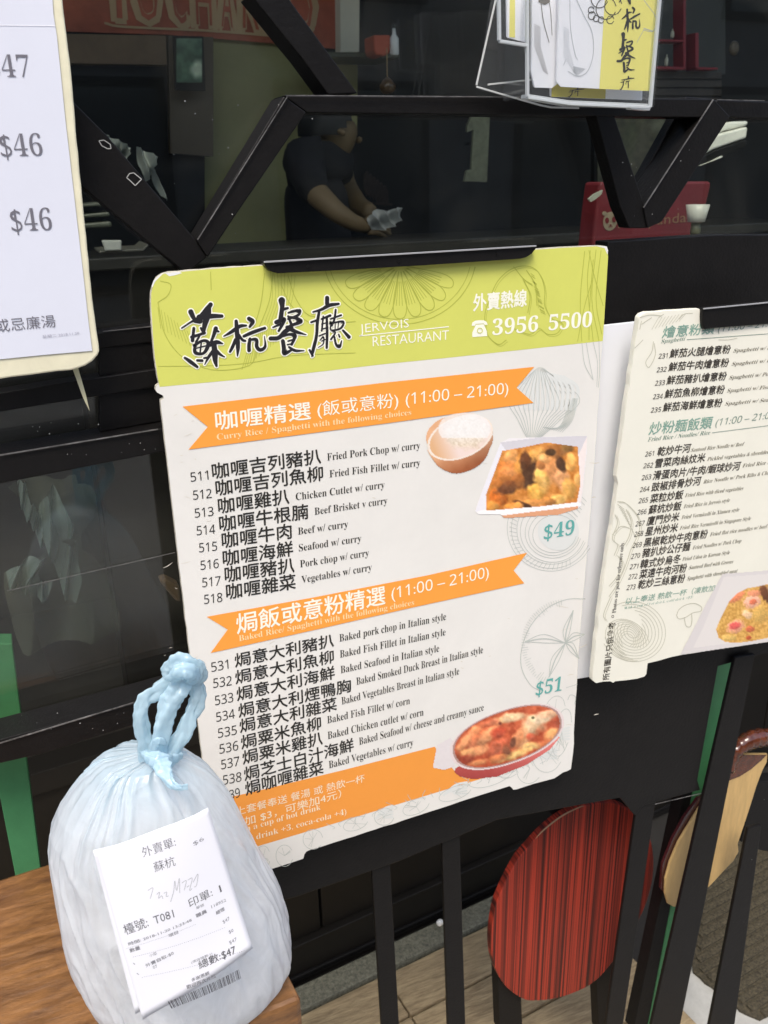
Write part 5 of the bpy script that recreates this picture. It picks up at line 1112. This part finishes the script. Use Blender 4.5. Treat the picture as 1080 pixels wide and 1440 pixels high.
# red shelves with small white bottles
t_, pl = inner('red_cabinet', 'open cabinet with dark red frame right of the leaflet holder', 'cabinet', [(920, 20), (1012, 106)], 2.5, .2, None)
RF = mat('dark red lacquer', (.26, .022, .030), .4); DK = mat('cabinet back', (.05, .052, .045), .6)
slab('back', [(905, -60), (1020, -60), (1020, 104), (905, 104)], ipl(2.7), .01, DK, t_)
for n_, q_ in (('shelf', [(900, 92), (964, 94), (964, 98), (900, 97)]), ('shelf', [(900, 54), (962, 56), (962, 59), (900, 58)]), ('upright', [(961, -60), (965, -60), (965, 98), (961, 98)]), ('upright', [(978, 46), (983, 46), (983, 98), (978, 98)]), ('shelf', [(978, 94), (1010, 95), (1010, 98), (978, 98)])): slab(n_, q_, ipl(2.52), .05, RF, t_, .002)
for x_, y_, h_, lb in ((945, 48, 12, 'small white bottle on the upper shelf of the red cabinet'), (936.5, 93, 16, 'small white bottle on the lower shelf of the red cabinet')):
    pb = on(x_, y_ + (5 if y_ < 60 else 0), ipl(2.54)); k = h_ * .0021
    b_ = thing('bottle', lb, 'bottle', tuple(pb)); V, F = lathe_geo([(.005, 0), (.006, .003), (.0055, k * .6), (.002, k * .8), (.002, k)], pb, 10); mesh('body', V, F, mat('off white ceramic', (.55, .54, .42), .4), b_, smooth=True)
t_, pl = inner('panel', 'dark boarded panel under the red cabinet', 'panel', [(920, 100), (1010, 140)], 2.55, .02, None)
for k in range(5): slab('board', [(900, 100 + k * 12), (1015, 101 + k * 12), (1015, 111 + k * 12), (900, 110.5 + k * 12)], ipl(2.56 + .002 * (k % 2)), .02, mat('dark boarding', (.05, .036, .024), .5, var=.4, vscale=30), t_, .002)
pb = on(1031, 68, ipl(2.4)); t_ = thing('ornament', 'small round brownish ornament on the dark wall at the upper right', 'ornament', tuple(pb))
V, F = lathe_geo([(.002, .0), (.016, .001), (.02, .004), (.014, .010), (.006, .012)], (0, 0, 0), 20); mesh('disc', [pb + np.array([v[0], -v[2], v[1] * 1.05]) for v in V], F, mat('dull brass', (.13, .10, .06), .5, var=.4, vscale=90), t_, smooth=True)
# delivery box
DP = ipl(1.15)
t_, pl = inner('delivery_box', 'dark red delivery box with round panda face badge behind the V of the grille', 'box', [(835, 255), (990, 355)], 1.15, .3, None)
RD = mat('dark red nylon', (.15, .012, .018), .55, var=.25, vscale=9, bump=.3, bscale=60)
slab('box_body', [(844, 256), (1000, 255), (1000, 262), (978, 352), (832, 358), (838, 300)], DP, .04, RD, t_, .004)
s = Print(DP, .001)
bc_ = (857.5, 311)
s.poly([(bc_[0] + 10 * math.cos(a) - 1.2 * math.sin(a), bc_[1] + 13.5 * math.sin(a)) for a in np.radians(np.arange(0, 360, 20))])
s.poly([(bc_[0] - 8 + 3.4 * math.cos(a), bc_[1] - 11 + 3.2 * math.sin(a)) for a in np.radians(np.arange(0, 360, 40))]); 
s.poly([(bc_[0] + 6 + 3.0 * math.cos(a), bc_[1] - 12.5 + 3.0 * math.sin(a)) for a in np.radians(np.arange(0, 360, 40))])
PKB = mat('badge beige', (.24, .19, .13), .6); s.build('panda_badge', PKB, t_)
s = Print(DP, .002)
for cx, cy, rx, ry in ((852.6, 310, 2.9, 4.2), (862.4, 308.5, 2.9, 4.2), (857.6, 316.5, 1.7, 1.2)): s.poly([(cx + rx * math.cos(a), cy + ry * math.sin(a)) for a in np.radians(np.arange(0, 360, 30))])
s.stroke([(854.5, 319.5), (857.6, 318.4), (860.5, 319)], .8, 3); s.build('badge_eyes', RD, t_)
s = Print(DP, .001); s.text('foodpanda', (867, 321), (964, 312), 14, off=.0); s.build('box_lettering', mat('badge lettering', (.20, .11, .06), .6), t_)
# white things at the right
t_, pl = inner('cup', 'white cup in front of the dark red delivery box, right of its lettering', 'cup', [(967, 286), (994, 310)], 1.1, .05, None)
pt = on(980, 288, ipl(1.08)); pb = on(979, 312, ipl(1.08)); k = pt[2] - pb[2]; wv = np.linalg.norm(on(993, 290, ipl(1.08)) - on(967, 290, ipl(1.08))) / 2
V, F = lathe_geo([(wv * .72, 0), (wv * .8, k * .3), (wv, k), (wv * .93, k), (wv * .7, .006)], pb, 24); mesh('body', V, F, mat('white china', (.56, .55, .50), .35), t_, smooth=True)
V, F = lathe_geo([(wv * .4, -.02), (wv * .45, -.012), (wv * .4, -.001)], pb, 24); mesh('foot', V, F, mat('dull olive glaze', (.1, .1, .06), .3), t_, smooth=True)
t_, pl = inner('reflected_car_shape', 'pale car-like reflection built as a curved panel with two dark ribs, at the right', 'panel', [(965, 166), (1060, 240)], 1.5, .1, None)
CV = mat('pale car reflection', (.80, .80, .72), .2, var=.2, vscale=20)  # car-like reflection in the glass, built as pale solid pieces
slab('panel', [(1008, 176), (1030, 171), (1053, 170), (1051, 177), (1020, 184), (996, 194), (1000, 185)], ipl(1.5), .02, CV, t_, .004)
slab('panel', [(990, 199), (1010, 189), (1052, 178), (1050, 194), (1030, 201), (1004, 210), (975, 226), (963, 236), (978, 214)], ipl(1.49), .02, CV, t_, .004)
slab('rib', [(955, 242), (975, 228), (1004, 212), (1050, 196), (1050, 206), (1004, 226), (975, 236)], ipl(1.485), .02, BLACK, t_, .002)
slab('rib', [(1000, 227), (1016, 219), (1016, 221), (985, 233)], ipl(1.48), .01, CV, t_, .001)
t_, pl = inner('leaf_shape', 'small pale grey folded cloth beside the red delivery box', 'cloth', [(828, 266), (850, 286)], 1.2, .01, None)
slab('fold', [(828, 280), (836, 273), (848, 267), (846, 273), (838, 280), (831, 284)], ipl(1.12), .004, mat('pale grey cloth', (.32, .32, .26), .7), t_)
# left hand things inside
WP_ = mat('whitish thin plastic', (.26, .29, .28), .4, bump=.6, bscale=40, trans=.4)
def drape(name, label, cat, pix, y, m, folds=5, dep=.03, seed=0):
    """hanging film: filled outline cut into a grid, pushed into folds"""
    pl = ipl(y); P = np.array(pix, float); x0, y0 = P.min(0); x1, y1 = P.max(0); n = 110; q = np.random.default_rng(seed)
    xs = np.linspace(x0, x1, n); ys = np.linspace(y0, y1, n); X, Y = np.meshgrid(xs, ys); X = X.ravel(); Y = Y.ravel(); ins = inpoly(X, Y, P).reshape(n, n); V = []; F = []; idx = {}
    for j in range(n - 1):
        for i in range(n - 1):
            if ins[j, i] and ins[j, i + 1] and ins[j + 1, i] and ins[j + 1, i + 1]:
                f = []
                for jj, i_ in ((j, i), (j, i + 1), (j + 1, i + 1), (j + 1, i)):
                    k = jj * n + i_
                    if k not in idx:
                        idx[k] = len(V); u_ = (X[k] - x0) / (x1 - x0); v_ = (Y[k] - y0) / (y1 - y0)
                        p = on(X[k], Y[k], pl); p[1] += dep * (abs(math.sin(folds * math.pi * (u_ + .25 * math.sin(2.2 * v_ + seed)))) - .5) + dep * .4 * math.sin(7 * v_ + 5 * u_); V.append(p)
                    f.append(idx[k])
                F.append(tuple(f))
    c = np.mean(V, 0); t_ = thing(name, label, cat, tuple(c)); mesh('film', V, F, m, t_, smooth=True); return t_
drape('white_cloth', 'smaller of two pale pointed cloths hanging behind the slanting bar', 'cloth', [(149, 188), (187, 207), (178, 226), (170, 216), (158, 200)], 1.5, WP_, 3, .03, 1)
drape('white_cloth', 'larger of two pale pointed cloths behind the slanting bar, with long tail', 'cloth', [(193, 205), (223, 220), (216, 236), (228, 260), (236, 284), (226, 276), (214, 246), (205, 257), (196, 230)], 1.5, WP_, 3, .03, 2)
REFL_DULL = clear('dull reflection film', (.8, .82, .78), 1.45, .3, haze=.16, hcol=(.20, .22, .16)); REFL_PALE = clear('bright reflection film', (.8, .82, .8), 1.45, .3, haze=.30, hcol=(.26, .33, .31))  # reflected streaks in the glass, modelled as pale hanging sheets
def w5(x, y): return (x / 3.724, 580 + y / 3.724)
drape('reflection_film', 'reflection in the lower left glass, its wide dull part built as a sheet', 'glass reflection', [w5(*p) for p in ((30,385),(100,365),(280,345),(400,325),(410,370),(470,380),(510,430),(500,560),(420,620),(430,690),(500,760),(560,860),(600,960),(630,1060),(640,1150),(470,1190),(120,1285),(80,1200),(20,940),(20,840),(150,760),(240,730),(200,610),(110,480))], .86, REFL_DULL, 2, .02, 3)
drape('reflection_film', 'bright upper part of the reflection in the lower left glass, built as folds', 'glass reflection', [w5(*p) for p in ((280,385),(330,480),(380,560),(390,640),(330,690),(410,700),(415,800),(430,880),(400,1000),(340,980),(290,840),(260,740),(210,640),(205,520),(240,450))], .84, REFL_PALE, 2, .02, 4)
drape('reflection_film', 'narrow slanting pale streak of the glass reflection near the left edge', 'glass reflection', [w5(*p) for p in ((90,375),(130,368),(150,440),(220,560),(230,720),(180,640),(110,500))], .85, REFL_PALE, 3, .02, 5)
drape('reflection_film', 'fan shaped pale streak of the glass reflection spreading left below the bright part', 'glass reflection', [w5(*p) for p in ((240,750),(200,880),(280,900),(250,980),(60,940),(30,850),(130,770))], .85, REFL_PALE, 3, .015, 6)
t_, pl = inner('tray', 'dark tray with white folded napkin standing on a shelf at the left behind the glass', 'tray', [(120, 318), (210, 355)], 1.6, .1, None)
slab('napkin', [(143, 338), (171, 338), (171, 352), (148, 353)], ipl(1.58), .01, mat('dull white napkin', (.30, .31, .29), .7), t_, .002); slab('tray_rim', [(140, 353), (200, 350), (208, 343), (209, 345), (202, 353), (140, 356)], ipl(1.59), .1, mat('dark tray', (.07, .07, .06), .4), t_, .002)
t_, pl = inner('shelf_board', 'greenish shelf with stacked pale trays at the left behind the glass', 'shelf', [(112, 300), (160, 330)], 1.7, .1, None)
for k, (a_, b_) in enumerate(((286, 290), (300, 305), (313, 320))): slab('shelf', [(100, a_ + 3), (150 + k * 3, a_ - 2), (152 + k * 3, b_ - 1), (100, b_ + 2)], ipl(1.7), .08, mat('greenish tray', (.09, .10, .075), .5, var=.5, vscale=12), t_, .003)
t_, pl = inner('drawer_front', 'small brown curved object behind the glass left of the price 515', 'dish', [(224, 815), (256, 848)], .95, .02, None)
slab('dish', [w5(*p) for p in ((835,885),(870,875),(940,910),(950,995),(920,990),(870,930))], ipl(.95), .02, mat('dull brown glaze', (.10, .06, .03), .35), t_, .003)
t_, pl = inner('knob', 'small round white stud on the dark base rail between two uprights', 'stud', [(612, 1290), (622, 1302)], 1.0, .02, None)
kp = on(617.5, 1295.5, ipl(1.08)); V, F = lathe_geo([(.0055, .0), (.0065, .002), (.006, .006), (.003, .008)], (0, 0, 0), 20); mesh('stud', [kp + np.array([v[0], -v[2], v[1]]) for v in V], F, mat('white plastic', (.75, .76, .74), .4), t_, smooth=True)

# person packing an order inside
PYY = 2.75
def pp(x, y, dy=0): return on(x, y, ipl(PYY + dy))
per = thing('person', 'person in black short sleeved shirt packing a white bag behind the glass', 'person', tuple(pp(450, 300) * [1, 1, 0]))
def skin_mesh(name, nodes, edges, m, parent, root=0, sub=2):
    me = bpy.data.meshes.new(name); base = np.array(wloc(parent)); me.from_pydata([tuple(np.array(n_[0]) - base) for n_ in nodes], edges, []); o = bpy.data.objects.new(name, me); COL.objects.link(o); o.parent = parent
    md = o.modifiers.new('skin', 'SKIN'); 
    for i, n_ in enumerate(nodes):
        r_ = n_[1]; me.skin_vertices[0].data[i].radius = r_ if isinstance(r_, tuple) else (r_, r_)
    me.skin_vertices[0].data[root].use_root = True; md.use_smooth_shade = True
    o.modifiers.new('sub', 'SUBSURF').levels = sub; o.modifiers['sub'].render_levels = sub; me.materials.append(m); return o
SKN = mat('skin', (.20, .135, .065), .6); SHT = mat('black cotton', (.013, .012, .013), .9, bump=.3, bscale=80)
pel = pp(452, 400) * [1, 1, 0] + [0, 0, .88]
sh_l = pp(425, 222, -.08); sh_r = pp(470, 215, .12); nk = pp(453, 212); hd = pp(468, 193)
body = [(pel, (.16, .12)), (pp(446, 300), (.125, .09)), (pp(442, 250), (.122, .09)), (pp(447, 224), (.105, .08)), (nk, .055), (hd + [0, 0, -.03], .06), (hd, .085), (hd + [.01, 0, .07], .075),
 (sh_l, .05), (pp(440, 268, -.22), .040), (pp(474, 299, -.28), .031), (pp(498, 314, -.28), .025), (pp(522, 320, -.28), .020),
 (sh_r, .06), (pp(482, 262, .2), .046), (pp(505, 292, .05), .036), (pp(524, 300, -.05), .028),
 (pel + [-.09, 0, -.1], .10), (pel + [-.1, -.02, -.45], .07), (pel + [-.1, .02, -.82], .045), (pel + [-.1, -.08, -.85], .04),
 (pel + [.09, 0, -.1], .10), (pel + [.1, -.02, -.45], .07), (pel + [.1, .02, -.82], .045), (pel + [.1, -.08, -.85], .04)]
ed = [(0,1),(1,2),(2,3),(3,4),(4,5),(5,6),(6,7),(3,8),(8,9),(9,10),(10,11),(11,12),(3,13),(13,14),(14,15),(15,16),(0,17),(17,18),(18,19),(19,20),(0,21),(21,22),(22,23),(23,24)]
skin_mesh('body', body, ed, SKN, per)
shirt = [(pel + [0, 0, .02], (.150, .115)), (pp(446, 300), (.140, .105)), (pp(442, 250), (.138, .105)), (pp(447, 224), (.120, .095)), (pp(451, 212), .060), (sh_l, .062), (pp(438, 262, -.2), .052), (pp(450, 276, -.25), .047), (sh_r, .06), (pp(480, 256, .19), .05)]
skin_mesh('shirt', shirt, [(0,1),(1,2),(2,3),(3,4),(3,5),(5,6),(6,7),(3,8),(8,9)], SHT, per)
skin_mesh('trousers', [(pel + [0, 0, 0], (.175, .135)), (pel + [-.09, 0, -.12], .115), (pel + [-.1, -.02, -.45], .088), (pel + [-.1, .02, -.79], .07), (pel + [.09, 0, -.12], .115), (pel + [.1, -.02, -.45], .088), (pel + [.1, .02, -.79], .07)], [(0,1),(1,2),(2,3),(0,4),(4,5),(5,6)], SHT, per)
V = []; F = []; A_, B_ = 28, 18
for i in range(B_ + 1):
    for k in range(A_):
        th, ph = math.pi * i / B_, 2 * math.pi * k / A_; d = np.array([math.sin(th) * math.cos(ph), math.sin(th) * math.sin(ph), math.cos(th)])
        V.append(hd + [-.008, 0, .022] + d * np.array([.100, .086, .108]) * (1 + .04 * math.sin(7 * ph + 3 * th)))
for i in range(B_):
    for k in range(A_):
        th, ph = math.pi * (i + .5) / B_, 2 * math.pi * (k + .5) / A_
        if math.cos(th) > -.1 + .75 * max(0, math.sin(th) * math.cos(ph)): F.append((i * A_ + k, (i + 1) * A_ + k, (i + 1) * A_ + (k + 1) % A_, i * A_ + (k + 1) % A_))
mesh('hair', V, F, mat('black hair', (.01, .009, .008), .6), per, smooth=True)
skin_mesh('ear', [(hd + [-.005, -.085, .0], .018), (hd + [.0, -.09, .022], .016)], [(0,1)], SKN, per, sub=1)
skin_mesh('nose', [(hd + [.075, -.01, .0], .014), (hd + [.088, -.01, -.018], .014)], [(0,1)], SKN, per, sub=1)
hb = pp(520, 318, -.28)
for k, (dx, dz, l) in enumerate(((.0, .012, .05), (.004, .004, .06), (.004, -.006, .062), (.0, -.016, .052))):
    skin_mesh('finger', [(hb + [dx - .01, .0, dz], .009), (hb + [dx + l * .5, -.012, dz - .004], .0085), (hb + [dx + l, .0, dz - .02], .007)], [(0,1),(1,2)], SKN, per, sub=1)
skin_mesh('thumb', [(hb + [-.02, -.005, .016], .011), (hb + [.005, -.03, .026], .010), (hb + [.03, -.035, .015], .008)], [(0,1),(1,2)], SKN, per, sub=1)
drape('white_bag', 'small white plastic bag held in the hands of the person inside', 'bag', [(513, 314), (520, 302), (532, 294), (545, 297), (556, 291), (566, 292), (567, 308), (556, 318), (540, 324), (524, 324)], PYY - .36, mat('white plastic bag', (.52, .53, .50), .35, trans=.2), 3, .025, 8)
t_, pl = inner('counter', 'dark counter in front of the person inside', 'counter', [(400, 330), (600, 345)], 2.3, .3, None)
pz_ = on(480, 326, ipl(PYY - .45))[2]
box('counter_top', (.1, PYY - .5, pz_ - .06), (2.4, PYY - .22, pz_ - .03), mat('dark counter top', (.022, .02, .014), .5), t_, .004); box('counter_front', (.12, PYY - .46, 0), (2.38, PYY - .24, pz_ - .0605), DKP, t_, .003)
t_, pl = inner('dish_rack', 'dim brown wire rack of dishes beside the person inside', 'dish rack', [(500, 240), (545, 300)], 2.95, .1, None)
DB = mat('dim brown dish', (.05, .028, .018), .5, var=.6, vscale=30)
for k in range(6):
    slab('dish', [(512 + k * 5, 246 + k * 4), (517 + k * 5, 240 + k * 4), (521 + k * 5, 250 + k * 4), (522 + k * 5, 268 + k * 3), (516 + k * 5, 276 + k * 3), (511 + k * 5, 264 + k * 3)], ipl(2.95 + k * .01), .006, DB, t_, .001)
slab('rack_rail', [(500, 283), (552, 286), (552, 289), (500, 286)], ipl(2.94), .06, DB, t_, .001)
